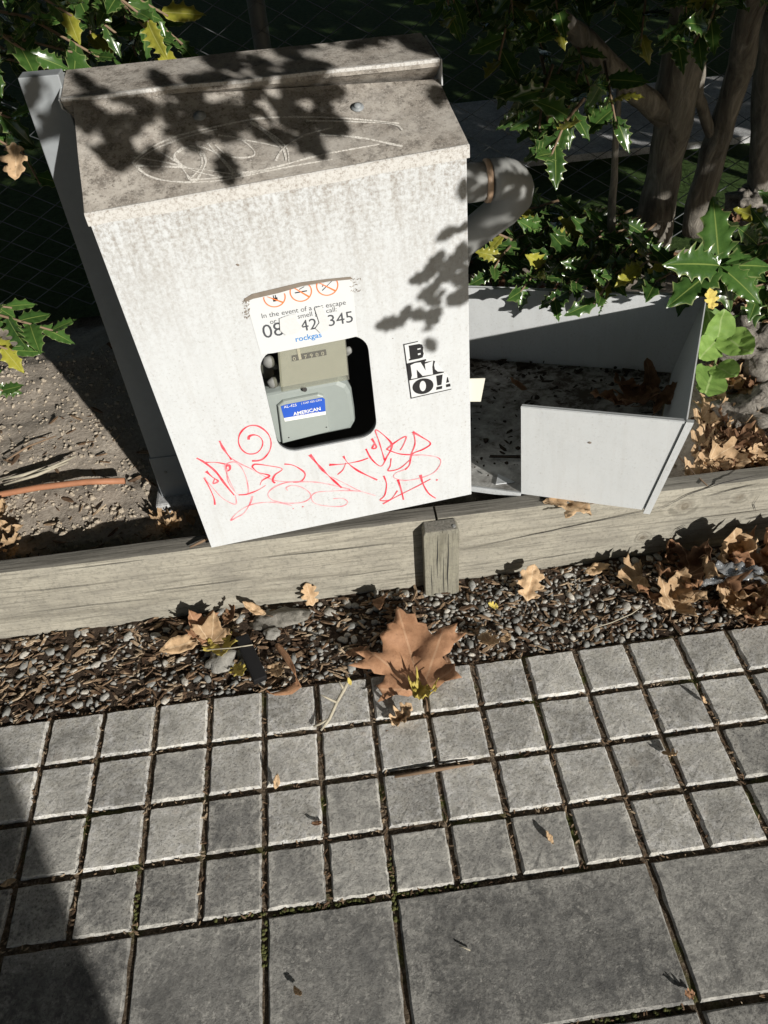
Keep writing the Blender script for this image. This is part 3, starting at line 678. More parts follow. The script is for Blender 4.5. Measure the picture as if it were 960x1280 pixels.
G = [(Z2, 2.6, 0, [(80, 265), (130, 293), (200, 350), (260, 430), (318, 500)]), (Z2, 1.9, 0, [(130, 293), (200, 292), (260, 303), (295, 318)]),
 (Z2, 2.6, 0, [(140, 348), (180, 385), (215, 410), (185, 425), (195, 392)]), (Z2, 2.2, 0, [(128, 388), (165, 460), (190, 520), (195, 560)]),
 (Z2, 1.4, 1, [(128, 388), (180, 450), (240, 515), (300, 550), (330, 552), (325, 500)]),
 (Z2, 2.4, 0, [(255, 320), (285, 310), (290, 335), (270, 345), (262, 318)]),
 (Z2, 1.3, 1, [(270, 330), (275, 400), (300, 450), (345, 495), (400, 490), (405, 450), (390, 380), (360, 320), (320, 290), (275, 298), (258, 320), (285, 400), (320, 470)]),
 (Z2, 1.9, 0, [(345, 497), (400, 492), (470, 465), (515, 437)]), (Z2, 1.5, 1, [(228, 158), (260, 220), (320, 280), (420, 330)]), (Z2, 2.4, 0, [(224, 156), (250, 205), (300, 275)]),
 (Z2, 1.2, 1, [(420, 330), (520, 385), (600, 410), (740, 415)]),
 (Z2, 1.9, 0, [(408, 148), (412, 128), (440, 118), (475, 128), (497, 160), (488, 202), (455, 233), (405, 237), (365, 210), (345, 165), (352, 115), (385, 75), (430, 58), (480, 68), (530, 110), (550, 165), (540, 220), (505, 265), (470, 280), (430, 282)]),
 (Z2, 1.9, 0, [(430, 320), (450, 303), (530, 312), (620, 332), (575, 370), (560, 405), (575, 422)]), (Z2, 1.9, 0, [(430, 320), (470, 355), (540, 375), (495, 405), (480, 435)]),
 (Z2, 2.0, 0, [(635, 302), (690, 310), (750, 345), (765, 375), (740, 410), (690, 417)]),
 (Z2, 1.5, 1, [(740, 412), (640, 420), (560, 455), (530, 495), (560, 530), (640, 548), (740, 545), (795, 518), (792, 482), (740, 447), (680, 437), (645, 452), (655, 468)]),
 (Z2, 1.5, 1, [(432, 505), (420, 545), (380, 610), (330, 640), (295, 657), (340, 605), (420, 560), (520, 543), (610, 548), (680, 563)]),
 (Z2, 1.5, 1, [(740, 412), (850, 418), (960, 440), (1050, 462)]), (Z3, 2.8, 0, [(32, 210), (90, 280), (140, 330), (205, 390)]), (Z3, 1.2, 1, [(150, 330), (230, 370), (300, 405), (390, 433)]),
 (Z3, 1.2, 1, [(310, 410), (240, 405), (150, 408), (70, 415), (40, 440), (60, 475), (130, 490), (210, 490), (238, 468), (210, 448), (160, 450)]),
 (Z3, 2.0, 0, [(138, 265), (220, 260), (300, 245), (350, 228)]), (Z3, 2.0, 0, [(215, 218), (240, 255), (300, 300), (400, 348)]), (Z3, 1.8, 0, [(228, 255), (212, 292), (183, 318)]),
 (Z3, 2.0, 0, [(338, 178), (370, 235), (420, 272), (450, 225), (480, 160), (445, 112), (390, 74), (410, 140), (440, 240)]), (Z3, 2.2, 0, [(370, 122), (395, 168), (372, 175), (384, 150)]),
 (Z3, 1.7, 0, [(450, 180), (500, 140), (555, 110), (545, 150), (525, 185)]), (Z3, 1.8, 0, [(450, 180), (520, 205), (590, 210)]),
 (Z3, 2.1, 0, [(598, 88), (640, 112), (690, 148), (650, 180), (590, 207), (575, 265), (550, 292)]), (Z3, 1.7, 0, [(598, 88), (605, 150), (582, 212)]), (Z3, 3.2, 0, [(594, 84), (600, 92), (598, 100)]),
 (Z3, 1.7, 0, [(475, 230), (470, 270), (460, 297), (520, 285), (575, 240)]),
 (Z3, 1.4, 1, [(590, 212), (660, 212), (730, 225), (745, 255), (710, 305), (640, 335), (550, 350), (492, 335), (500, 310), (550, 290)]),
 (Z3, 1.8, 0, [(435, 325), (450, 370), (440, 430), (415, 458), (470, 455), (510, 405)]), (Z3, 1.6, 0, [(430, 478), (520, 430), (620, 380), (690, 342)]),
 (Z3, 2.0, 0, [(512, 345), (530, 400), (543, 455)]), (Z3, 2.0, 0, [(635, 320), (650, 370), (680, 420), (718, 447)]), (Z3, 3.0, 0, [(722, 345), (728, 349)]), (Z2, 2.0, 0, [(687, 581), (692, 583)]), (Z2, 2.0, 0, [(748, 569), (753, 571)])]
for kx, (z, w, faint, pts) in enumerate(G):
    a = MB(); ribbon(a, [bf(*q) for q in z(pts)], w*.00165, Vector((0, -1, 0)), .0004+.00002*kx); a.build('graffiti_stroke', 'red_marker_faint' if faint else 'red_marker', BOX)
a = MB(); ln = Vector((0, -.43, .903))
LS = [[(40, 165), (90, 120), (180, 75), (290, 45), (420, 15), (560, 5), (700, 10), (840, 30)], [(46, 170), (95, 128), (185, 84), (292, 52)], [(40, 165), (90, 205), (170, 225), (290, 225), (400, 205), (520, 180), (640, 160)],
      [(180, 120), (215, 105), (250, 130), (258, 170), (225, 225), (185, 170), (165, 140), (190, 108)], [(172, 130), (205, 112), (240, 128), (248, 172), (218, 215)], [(230, 105), (290, 130), (350, 205), (300, 210), (215, 185), (125, 130)], [(262, 95), (300, 140), (342, 200)],
      [(295, 70), (360, 80), (405, 125), (390, 145), (330, 140), (285, 100)], [(400, 30), (450, 60), (500, 110), (510, 165)], [(392, 28), (440, 62), (488, 112), (502, 160)], [(470, 160), (495, 110), (560, 65), (640, 40)],
      [(350, 80), (430, 95), (480, 110)], [(600, 65), (720, 80), (850, 120)], [(45, 150), (130, 160), (190, 175)], [(50, 175), (200, 180), (350, 205)], [(340, 205), (460, 185), (600, 145), (780, 110)], [(215, 222), (330, 212), (450, 192)], [(560, 18), (690, 20), (820, 34), (850, 60)]]
for kx, pts in enumerate(LS):
    P = []
    for x, y in pts:
        p = bl(150+x/2.4, 140+y/2.4, (0, -.43, .903), ln.dot(lidp(.5, .4)))
        u = (p.x-LFL.x)/(LFR.x-LFL.x); u = min(max(u, 0.01), .99); v = (p.y-LFL.lerp(LFR, u).y)/(LBL.lerp(LBR, u).y-LFL.lerp(LFR, u).y); P.append(lidp(u, v))
    ribbon(a, P, .0030 if kx % 3 else .0040, ln, .0009+.00003*kx)
o = a.build('scratched_tag', 'scratch', LID); tag(o, 'pale scribbled tag scratched into the lid dirt')

# stickers on the front
def poly_part(name, pts, mat, off, parent):
    mb = MB(); mb.prism([bf(x, y)+Vector((0, -off, 0)) for x, y in pts], (0, 1, 0), .00012); return mb.build(name, mat, parent)
def text(name, s, x, z, width, mat, parent, off=.0009, size=None, bold=0.0, shear=0.0, rot=0.0):
    cu = bpy.data.curves.new(name, 'FONT'); cu.body = s; cu.size = 1; cu.offset = bold; cu.shear = shear; cu.resolution_u = 3
    tmp = bpy.data.objects.new('tmp', cu); COL.objects.link(tmp); bpy.context.view_layer.update()
    me = bpy.data.meshes.new_from_object(tmp.evaluated_get(bpy.context.evaluated_depsgraph_get())); bpy.data.objects.remove(tmp)
    xs = [v.co.x for v in me.vertices]; k = width/(max(xs)-min(xs)) if size is None else size; mx = min(xs)
    ky = k
    me.transform(Matrix.Translation((x, -off, z)) @ Matrix.Rotation(-rot, 4, 'Y') @ Matrix(((k, 0, 0, -mx*k), (0, 0, -1, 0), (0, ky, 0, 0), (0, 0, 0, 1))))
    me.materials.clear(); me.materials.append(M[mat]); return obj(name, me, parent)
SK = poly_part('warning_sticker', [(306, 371), (440, 348), (447, 420), (430, 424), (342, 441), (326, 443)], 'sticker_white', .0006, BOX); tag(SK, 'torn white gas escape sticker above the window')
mb = MB(); mb.prism([bf(x, y)+Vector((0, -.0016, 0)) for x, y in [(305, 373), (315, 367), (345, 360), (376, 352.5), (410, 348.2), (438, 345.5), (441, 348.5), (412, 351), (378, 357), (347, 366), (316, 373), (307, 377)]], (0, 1, 0), .0008); mb.build('torn_edge', 'torn_edge', SK)
mb = MB()
for i in range(60):
    e = i % 3; px, py = ((306+rnd(-3, 6), 372+rnd(0, 26)) if e else (441+rnd(-3, 10), 349+rnd(-2, 16)))
    V, F = random.choice(CH); mb.add(V, F, Matrix.Translation(bf(px, py)+Vector((0, -.0006, 0))) @ Matrix.Rotation(R(90), 4, 'X') @ Matrix.Rotation(rnd(0, 6), 4, 'Z') @ Matrix.Diagonal((.0018, .0016, .0012, 1)))
tag(mb.build('paint_flakes', 'torn_edge', SK), kind='stuff')
for k, (px, py) in enumerate(((343, 371), (376, 364), (409, 356.5))):
    c = bf(px, py); mb = MB(); r0, r1 = .0148, .0165; n = 36; y = -.0011
    V = []; F = []
    top = bf(px, (368.5, 356.5, 351.5)[k]).z
    for i in range(n+1):
        an = 2*math.pi*i/n
        for r in (r0, r1): V.append((c.x+r*math.cos(an), y, min(c.z+r*math.sin(an), top)))
    for i in range(n): F.append((2*i, 2*i+1, 2*i+3, 2*i+2))
    d = .0148*.7071; w = .0009
    V += [(c.x-d-w, y-.0002, min(c.z+d-w, top)), (c.x-d+w, y-.0002, min(c.z+d+w, top)), (c.x+d+w, y-.0002, c.z-d+w), (c.x+d-w, y-.0002, c.z-d-w)]; q = len(V); F.append((q-4, q-3, q-2, q-1))
    mb.add(V, F).build('prohibition_ring', 'print_orange', SK)
    mb = MB(); P = lambda x, z: (c.x+x*.001, -.0009, min(c.z+z*.001, top))
    if k == 0:
        for q in ([(-3, -7), (4, -7), (4, -1), (-3, -1)], [(-2, -1), (-.5, -1), (-.5, 4), (-2, 3)], [(1, -1), (2.5, -1), (2.5, 5), (1, 4)]): mb.add([P(*z) for z in q], [(0, 1, 2, 3)])
    elif k == 1:
        for q in ([(-9, -1.5), (9, -1.5), (9, .3), (-9, .3)], [(-2, 3), (6, 6), (6.4, 7.2), (-2, 4.2)]): mb.add([P(*z) for z in q], [(0, 1, 2, 3)])
    else:
        for q in ([(-8, -7), (9, 8), (8, 9), (-9, -6)], [(-8, 0), (-6, 3), (-5, 2), (-7, -1)]): mb.add([P(*z) for z in q], [(0, 1, 2, 3)])
    mb.build('pictogram', 'print_black', SK)
text('sticker_text', 'In the event of a gas escape', .190, .4545, .127, 'print_grey', SK, rot=R(-1.2))
text('sticker_text', 'or if you smell gas call:', .2, .4425, .102, 'print_grey', SK, rot=R(.6))
text('sticker_text', '08', .186, .4205, .031, 'print_grey', SK)
text('sticker_text', '0', .2245, .4205, .0125, 'print_grey', SK)
text('sticker_text', '42', .2435, .4205, .0255, 'print_grey', SK)
text('sticker_text', '345', .2865, .4205, .038, 'print_grey', SK)
text('sticker_text', 'rockgas', .2325, .4045, .0405, 'print_blue', SK, bold=.012)
for pts in ([(349, 397), (362, 392), (370, 399), (378, 408), (370, 416), (357, 418), (350, 412)], [(393, 384), (402, 381), (406, 390), (412, 400), (409, 412), (400, 415), (394, 409), (399, 402)], [(356, 394), (370, 391), (371, 399), (358, 402)]):
    poly_part('peeled_patch', pts, 'peel_white', .0018+.0002*len(pts), SK)
ZB = lambda pts: [(480+x/6.857, 400+y/6.858) for x, y in pts]
BE = poly_part('lettered_sticker', ZB([(165, 205), (295, 178), (330, 215), (345, 270), (362, 330), (430, 340), (515, 438), (545, 468), (580, 592), (230, 672)]), 'sticker_white', .0006, BOX); tag(BE, 'torn black and white lettered sticker')
def bp(pts, mat='print_black', off=.0010): return poly_part('sticker_print', ZB(pts), mat, off, BE)
bp([(165, 205), (290, 178), (292, 184), (172, 212)]); bp([(165, 205), (174, 208), (236, 664), (228, 672)]); bp([(228, 665), (576, 586), (578, 592), (230, 672)])
bp([(210, 218), (300, 202), (326, 208), (336, 235), (333, 262), (340, 285), (330, 318), (300, 328), (212, 346), (213, 334), (224, 330), (214, 238)])
bp([(284, 242), (312, 236), (313, 246), (286, 252)], 'sticker_white', .0014); bp([(288, 284), (312, 278), (313, 292), (290, 298)], 'sticker_white', .0014)
bp([(188, 372), (358, 332), (362, 342), (350, 352), (355, 380), (340, 360), (425, 345), (438, 350), (428, 382), (436, 420), (460, 440), (515, 440), (512, 448), (216, 516)])
bp([(226, 384), (262, 366), (312, 358), (356, 430), (348, 372), (420, 345), (412, 400), (418, 462), (330, 476), (278, 420), (284, 492), (230, 502), (238, 470)], 'sticker_white', .0014)
n = 28; bp([(333+90*math.cos(2*math.pi*i/n)+4*math.sin(2*math.pi*i/n), 565+66*math.sin(2*math.pi*i/n)-14*math.cos(2*math.pi*i/n)) for i in range(n)])
bp([(331+27*math.cos(2*math.pi*i/n), 562+44*math.sin(2*math.pi*i/n)) for i in range(n)], 'sticker_white', .0014)
bp([(446, 476), (502, 464), (492, 552), (456, 560)]); bp([(449, 572), (498, 562), (497, 586), (446, 597)]); bp([(540, 488), (546, 486), (558, 530), (532, 536)]); bp([(530, 550), (566, 542), (570, 566), (532, 574)])
for (px, py, r) in ((297, 331, .0032), (556, 467, .0012), (491, 423, .0012)):
    V, F = ico(1, r, .0012, r*.6); mb = MB(); mb.add(V, F, Matrix.Translation(bf(px, py)) @ Matrix.Rotation(.5, 4, 'Y')); mb.build('paint_chip', 'torn_edge', FP)
# small card wedged at the right edge
a, b_, c, d = [bl(x, y, (0, 1, 0), .006) for x, y in ((570, 474), (606.5, 473), (601, 502), (570, 502))]
mb = MB(); mb.prism([a, b_, c, d], (0, 1, 0), .0012); o = mb.build('side_card', 'tag_paper', BOX); tag(o, 'small cream card poking out of the right edge')

# ------------------------------------------------------------------ gas meter inside
MET = empty('gas_meter', basis(BO+BX*.245+BY*.045+BZ*.10, BX, BY, BZ)); tag(MET, 'grey green gas meter with blue nameplate behind the box window', 'gas meter')
def ml(px, py, y): p = bf(px, py, y); return Vector((p.x-.245, p.y-.045, p.z-.10))
BR0 = rrect(-.115, .064, -.02, .19, .03, 6)
def shell(pts, y0, y1, bev, ins):
    k = len(pts); V = []; F = []; cx = sum(p[0] for p in pts)/k; cz = sum(p[1] for p in pts)/k
    for (y, s) in ((y1, 0), (y0+bev, 0), (y0+bev*.3, ins*.35), (y0, ins)):
        for x, z in pts: d = Vector((cx-x, cz-z)).normalized(); V.append((x+d.x*s, y, z+d.y*s))
    for r in range(3):
        for i in range(k): F.append((r*k+i, r*k+(i+1) % k, (r+1)*k+(i+1) % k, (r+1)*k+i))
    F.append(tuple(3*k+i for i in range(k))); F.append(tuple(k-1-i for i in range(k))); return V, F
mtop = ml(395, 481, .045).z
pb = [(-.10, .076), (.055, .076), (.0645, .090), (.066, .115), (.066, mtop-.03), (.060, mtop-.012), (.046, mtop), (-.095, mtop), (-.10, mtop-.01)]
V, F = shell(pb, .0, .13, .014, .010); mb = MB(); mb.add(V, F).build('body', 'meter_grey', MET)
pb2 = [(x, z-.075) for x, z in rrect(-.12, .075, -.02, .155, .03)]
np_ = [(ml(x, y, .036).x, ml(x, y, .036).z) for x, y in ((353, 556), (413, 541), (405, 496), (398, 494), (354, 503), (347, 509))]
V, F = shell(np_, -.007, .012, .004, .003); NP = MB().add(V, F).build('nameplate', 'meter_plate', MET)
def mp(name, pts, mat, y): mb = MB(); mb.prism([ml(px, py, .045+y) for px, py in pts], (0, 1, 0), .0006); return mb.build(name, mat, NP)
mp('blue_label', [(351, 508), (357, 506), (403, 497), (406, 499), (407, 514), (355, 522.5)], 'label_blue', -.0078)
mp('white_strip', [(355, 522.7), (407, 514.2), (407.5, 518), (356, 527)], 'print_white', -.0078)
def mtext(s, px, py, px2, py2, mat='print_white', par=NP, y=-.0086, **k):
    a = ml(px, py, .045+y); b = ml(px2, py2, .045+y); o = text('label_text', s, 0, 0, (b-a).length, mat, par, 0.0, rot=math.atan2(b.z-a.z, b.x-a.x), **k); o.data.transform(Matrix.Translation(a)); return o
mtext('AL-425', 355, 510.5, 371, 507.5); mtext('| CAP 425 CFH', 377, 505.5, 402, 501); mtext('AMERICAN', 367, 519.5, 401, 512.5, bold=.02); mtext('METER COMPANY', 370, 521.3, 399, 516.2)
for q in ((361, 547), (408, 534)): V, F = ico(1, .0014, .001, .0014); MB().add(V, F, Matrix.Translation(ml(*q, .0375))).build('screw', 'index_black', NP)
# index housing: face, black counter with digits, clear cover
ci = [ml(x, y, .018) for x, y in ((352, 491), (437, 475.5), (432.5, 424), (348, 440))]
IX = MB(); IX.prism([p+Vector((0, .016, 0)) for p in ci], (0, 1, 0), .02); IX = IX.build('index_housing', 'index_face', MET)
cw = [p+Vector((0, .0145, 0)) for p in [ml(x, y, .018) for x, y in ((366.5, 458), (410, 450), (409, 443), (366, 451))]]
mb = MB(); mb.prism(cw, (0, 1, 0), .001); mb.build('counter', 'index_black', IX)
for k, dgt in enumerate('017900'):
    f = (k+.22)/6.1; a = cw[0].lerp(cw[1], f)+Vector((0, -.0008, .0012)); text('digit', dgt, a.x, a.z, .0044, 'digit_white', IX, -a.y, rot=R(1))
mb = MB(); q = [p+Vector((0, .0, 0)) for p in ci]
ctr = sum(q, Vector())/4; fr = [ctr+(p-ctr)*.955 for p in q]
V = [p+Vector((0, .034, 0)) for p in q]+[p+Vector((0, .003, 0)) for p in q]+[p for p in fr]
F = [(0, 1, 5, 4), (1, 2, 6, 5), (2, 3, 7, 6), (3, 0, 4, 7), (4, 5, 9, 8), (5, 6, 10, 9), (6, 7, 11, 10), (7, 4, 8, 11), (8, 9, 10, 11)]
mb.add(V, F).build('clear_cover', 'clear_cover', IX)
for (px, py, r) in ((336, 452, .011), (342, 478, .011), (436, 438, .007)):
    V, F = ico(2, r, r*.7, r, .3, px); mb = MB(); mb.add(V, F, Matrix.Translation(ml(px, py, .05))); mb.tube([ml(px, py, .05), ml(px+(8 if px < 400 else -6), py+6, .09)], .006, 10); mb.build('union_nut', 'galvanised', MET, True)
mb = MB(); mb.tube([ml(381, 487, .040), ml(381, 487, .044)], .004, 10); mb.build('seal_screw', 'index_black', MET)
for s in (-.075, .045):
    mb = MB(); mb.tube([(s, .06, mtop-.02), (s, .06, mtop+.12), (s, .06, .42)], .016, 12); mb.build('riser', 'galvanised', MET, True)

# ------------------------------------------------------------------ steel post behind the left of the box
bz = .105
P0 = Vector((-.184, .405, bz)); mb = MB(); W_, D_ = .056, .030
PO = empty('steel_post', Matrix.Translation(P0) @ Matrix.Rotation(R(.6), 4, 'Y')); tag(PO, 'grey steel upright standing behind the left edge of the white meter box', 'post')
mb.box((0, 0, .12), (W_, D_, .852)); o = mb.build('upright', 'grey_steel', PO); bevelled(o, .0015)
mb = MB(); mb.box((-.003, -.004, .018), (W_+.003, D_+.003, .158)); o = mb.build('foot_sleeve', 'grey_steel', PO); bevelled(o, .002)
mb = MB(); mb.box((-.016, -.030, -.02), (W_+.012, D_+.03, .052)); o = mb.build('concrete_footing', 'path_concrete', PO); bevelled(o, .006)
V, F = ico(1, .004, .002, .004); MB().add(V, F, Matrix.Translation((.022, -.0055, .12))).build('bolt', 'galvanised', PO)

# ------------------------------------------------------------------ gas pipe elbow at the right of the box
c0 = atY(588, 229, .37)
PI_ = empty('gas_pipe', Matrix.Translation(c0)); tag(PI_, 'grey gas pipe elbow coming out of the right side of the meter box', 'pipe')
mb = MB(); mb.tube([(-.07, 0, 0), (-.01, 0, 0), (.028, .002, 0)], .029, 20); mb.build('coupling', 'galvanised', PI_, True)
mb = MB(); V = []
tor = [(.030+.004*math.cos(a), 0, 0) for a in (0, 1)]
mb.tube([(.022, .002, 0), (.0235, .002, 0), (.030, .002, 0), (.0315, .002, 0)], [.0295, .0325, .0325, .0295], 24); mb.build('seal_ring', 'seal_copper', PI_, True)
arc = [(.031, .002, 0)]+[(.045+.032*math.sin(a), .004+.012*math.sin(a), -.034*(1-math.cos(a))) for a in [R(k*15) for k in range(7)]]+[(.062, .035, -.065), (.030, .055, -.10), (-.005, .065, -.135), (-.03, .06, -.22), (-.04, .06, -.62)]
mb = MB(); mb.tube(arc, [.031]*5+[.031, .031, .030, .029, .028, .027, .026, .026], 20); mb.build('elbow', 'galvanised', PI_, True)

# ================================================================== OPEN TRAY (fallen cover lying face down)
TO = Vector((.749, .140, .212)); TX, TY, TZ = axes(R(-27.68), R(5.53), R(6.64)); TW, TD, TS, TC, TL = .557, .197, .052, .231, .62
TR = empty('metal_cover', basis(TO, TX, TY, TZ)); tag(TR, 'fallen white metal cover lying open side up on the edging, leaves inside', 'metal cover')
th = .0025
mb = MB(); mb.prism([(-.335, .003, 0), (-.002, .003, 0), (-.002, TW-.003, 0), (-.60, TW-.003, 0)], (0, 0, 1), th); o = mb.build('floor_panel', 'tray_floor', TR)
mb = MB(); mb.prism([(-TC, 0, 0), (-.001, 0, 0), (TS-.001, 0, TD), (-TC, 0, TD)], (0, 1, 0), th); mb.build('near_wall', 'tray_sheet', TR)
mb = MB(); mb.prism([(-.60, TW, 0), (0, TW, 0), (TS, TW, TD), (-.60, TW, TD)], (0, 1, 0), th); mb.build('far_wall', 'tray_sheet', TR)
mb = MB(); mb.box((-TC, -.0015, TD-.004), (TS-.002, .010, TD-.001)); mb.build('folded_lip', 'tray_sheet', TR)
mb = MB(); mb.box((-.60, TW-.010, TD-.004), (TS-.002, TW+.0035, TD-.001)); mb.build('folded_lip', 'tray_sheet', TR)
nrm = Vector((TD, 0, -TS)).normalized()
mb = MB(); mb.prism([(0, .004, 0), (0, TW-.001, 0), (TS, TW-.001, TD), (TS, .004, TD)], nrm, th); RW = mb.build('sloped_end', 'tray_sheet', TR)
mb = MB(); mb.prism([(.0005, -.003, -.006), (.0125, -.003, -.006), (TS+.0125, -.003, TD), (TS+.0005, -.003, TD)], (0, 1, 0), .010); mb.build('folded_flange', 'tray_sheet', RW)
mb = MB(); mb.box((-.335, -.002, -.009), (-TC-.001, .0025, .003)); mb.build('front_lip', 'white_sheet', TR)
mb = MB(); mb.prism([(-TC-.055, .014, .0035), (-TC-.02, .030, .0035), (-TC-.06, .05, .0035)], (0, 0, 1), .002); mb.build('sun_patch', 'white_sheet', TR)  # white triangle laid in for the sunlit patch on the floor
V, F = ico(1, .004, .001, .0025); MB().add(V, F, Matrix.Translation((-.105, -.0005, .135))).build('paint_chip', 'torn_edge', TR)
# dirt on its floor
V = []; F = []; nx, ny = 60, 54
for j in range(ny+1):
    for i in range(nx+1):
        x = -TL+.01+(TL-.02)*i/nx; y = .008+(TW-.02)*j/ny
        k = .45*noise.noise(Vector((x*7, y*7, 3)))+.45*noise.noise(Vector((x*22, y*22, 1)))+.25*noise.noise(Vector((x*60, y*60, 1)))
        h = -.0085+.014*k+.016*max(0, (y-.44)/.12)**1.5*(.5+k)+.012*max(0, (x+.14)/.14)*(.6+k)
        if x < -.325-(y/TW)*.262: h = -.05
        V.append((x, y, min(.05, max(th-.004, th+h))))
for j in range(ny):
    for i in range(nx):
        k = j*(nx+1)+i
        if max(V[q][2] for q in (k, k+1, k+nx+1, k+nx+2)) > th-.003: F.append((k, k+1, k+nx+2, k+nx+1))
TDIRT = obj('tray_dirt', mesh('tray_dirt', V, F, 'tray_dirt', True), empty('floor_dirt', TR.matrix_world.copy())); tag(TDIRT.parent, 'dark leaf mould and dirt lying inside the fallen cover', 'dirt', kind='stuff')
mb = MB()
for i in range(260):
    x = -rnd(.0, 1)**1.2*.5-.01; y = TW-.02-rnd(0, 1)**1.5*.5; V, F = random.choice(CH if i % 2 else CL); s = random.choice([.003, .005, .008, .012])*rnd(.6, 1.2)
    mb.add(V, F, TRS((x, y, th+.004+rnd(0, .01)), rnd(0, 6), rnd(-.4, .4), 0, s*(1 if i % 2 else .6)))
tag(mb.build('dirt_crumbs', 'tray_dirt', TDIRT.parent), kind='stuff')
mb = MB(); mb.tube([(-TC-.09, .10, .012), (-TC+.0, .11, .016), (-TC+.07, .135, .012)], [.003, .004, .002], 6); tg = mb.build('twig', 'tray_dirt', None, True, TR.matrix_world.copy()); tag(tg, 'thin dark stick lying across the floor of the fallen cover', 'twig')
bpy.context.view_layer.update()

# ================================================================== LEAVES
HALF = {
 'palmate': [(0, 0), (.05, -.035), (.16, -.06), (.30, -.03), (.50, -.055), (.40, .05), (.43, .13), (.36, .18), (.33, .25), (.44, .28), (.50, .36), (.66, .40), (.58, .48), (.60, .575), (.47, .555), (.40, .555), (.31, .515), (.27, .61), (.26, .70), (.19, .745), (.17, .83), (.085, .87), (0, 1.0)],
 'oak': [(0, 0), (.04, .03), (.12, .10), (.25, .12), (.30, .20), (.21, .25), (.14, .30), (.24, .36), (.37, .40), (.40, .50), (.29, .52), (.19, .55), (.27, .63), (.34, .71), (.28, .79), (.19, .79), (.17, .87), (.09, .95), (0, 1.0)],
 'oval': [(0, 0), (.07, .06), (.15, .18), (.21, .33), (.22, .48), (.19, .64), (.13, .80), (.06, .92), (0, 1.0)],
 'round': [(0, 0), (.16, -.04), (.34, .06), (.44, .24), (.45, .44), (.37, .66), (.22, .85), (.08, .97), (0, 1.0)]}
def leaf_geo(kind, seed, curl=.25, fold=.15, rough=.05, cuts=2):
    rg = random.Random(seed); h = HALF[kind]; bm = bmesh.new()
    pts = [(x*(1+rg.uniform(-.07, .07)), y+rg.uniform(-.012, .012)*(0 < k < len(h)-1)) for k, (x, y) in enumerate(h)]
    left = [(-x*(1+rg.uniform(-.1, .1)), y+rg.uniform(-.015, .015)) for x, y in pts[1:-1]][::-1]
    # midrib spine lets the two halves fold
    n = len(pts)
    rv = [bm.verts.new((x, y, 0)) for x, y in pts]; lv = [bm.verts.new((x, y, 0)) for x, y in left]
    sp = [bm.verts.new((0, k/6, 0)) for k in range(1, 6)]
    def fill(side):
        E = []
        for i in range(len(side)):
            a, b = side[i], side[(i+1) % len(side)]
            e = bm.edges.get((a, b)) or bm.edges.new((a, b)); E.append(e)
        bmesh.ops.triangle_fill(bm, use_beauty=True, edges=E)
    fill(rv+sp[::-1]); fill([rv[0]]+sp+[rv[-1]]+lv)
    if cuts: bmesh.ops.subdivide_edges(bm, edges=[e for e in bm.edges if e.calc_length() > .12], cuts=cuts, use_grid_fill=True)
    bmesh.ops.triangulate(bm, faces=bm.faces)
    ox = rg.uniform(-9, 9); V = []; U = []
    for v in bm.verts:
        x, y = v.co.x, v.co.y; U.append((x*.5/.66+.5 if kind != 'x' else 0, y)); U[-1] = (x+.5, y)
        r = math.hypot(x, y-.4); z = curl*(r*r)*1.3+fold*abs(x)+rough*noise.noise(Vector((x*5+ox, y*5, 0)))*2+rough*noise.noise(Vector((x*13+ox, y*13, 3)))
        if kind == 'palmate': z += .30*rough/.05*.22*abs(((math.atan2(x, y+.03)/.66+.5) % 1)-.5)*min(r, .6)*2
        elif kind == 'oak': z += .05*abs(((y*5+abs(x)*-3) % 1)-.5)*min(1, abs(x)*6)
        V.append(Vector((x*(1-abs(curl)*.25*r), y, z)))
    F = [tuple(v.index for v in f.verts) for f in bm.faces]; bm.verts.index_update(); bm.free(); return V, F, U
LEAFC = {}
def leaf_thing(px, py, z, size, rz, kind, mat, label=None, group=None, rx=.15, ry=0., curl=.25, fold=.15, rough=.05, seed=None, name='dry_leaf', stem=True, loc=None, parent=None, solid=True):
    seed = seed if seed is not None else int(px*7+py)
    V, F, U = leaf_geo(kind, seed, curl, fold, rough)
    V = [Vector((v.x, v.y-.45, v.z)) for v in V]
    me = mesh(name, V, F, mat, True, U)
    p = loc or atZ(px, py, z); o = obj(name, me, parent); o.matrix_local = TRS(p, rz, rx, ry, size)
    if stem:
        mb = MB(); mb.tube([(0, -.45, 0), (.02, -.6, .03), (.0, -.72, .10)], [.012, .011, .014], 5); mb.build('leaf_stem', 'twig', o, True)
    if solid:
        sm = o.modifiers.new('thick', 'SOLIDIFY'); sm.thickness = .006
    if label: tag(o, label, 'leaf', group)
    return o
# the big plane leaf and its neighbours on the gravel
leaf_thing(513, 815, .022, .165, R(8), 'palmate', 'leaf_rust', 'large rust brown plane leaf lying on the edge of the pavers', rx=R(18), ry=R(-8), curl=.16, fold=.22, rough=.05, seed=3)
leaf_thing(525, 872, .016, .052, R(150), 'palmate', 'leaf_yellow', 'crumpled yellow leaf at the foot of the large rust leaf', rx=.5, curl=.7, fold=.4, rough=.14)
leaf_thing(503, 897, .007, .052, R(-60), 'oak', 'leaf_tan', 'pale tan curled leaf on the pavers below the yellow leaf', rx=.3, curl=.8, fold=.4, rough=.1)
leaf_thing(662, 731, .022, .078, R(-25), 'oak', 'leaf_tan', 'tan lobed leaf propped on the gravel right of the stake', rx=.55, ry=.25, curl=.2, rough=.07)
leaf_thing(786, 722, .020, .070, R(100), 'palmate', 'leaf_tan', 'tan star shaped leaf on the gravel left of the leaf pile', rx=.35, ry=-.3, curl=.25)
leaf_thing(387, 744, .030, .052, R(15), 'oak', 'leaf_tan', 'small tan leaf standing against the timber edging board', rx=.9, curl=.25)
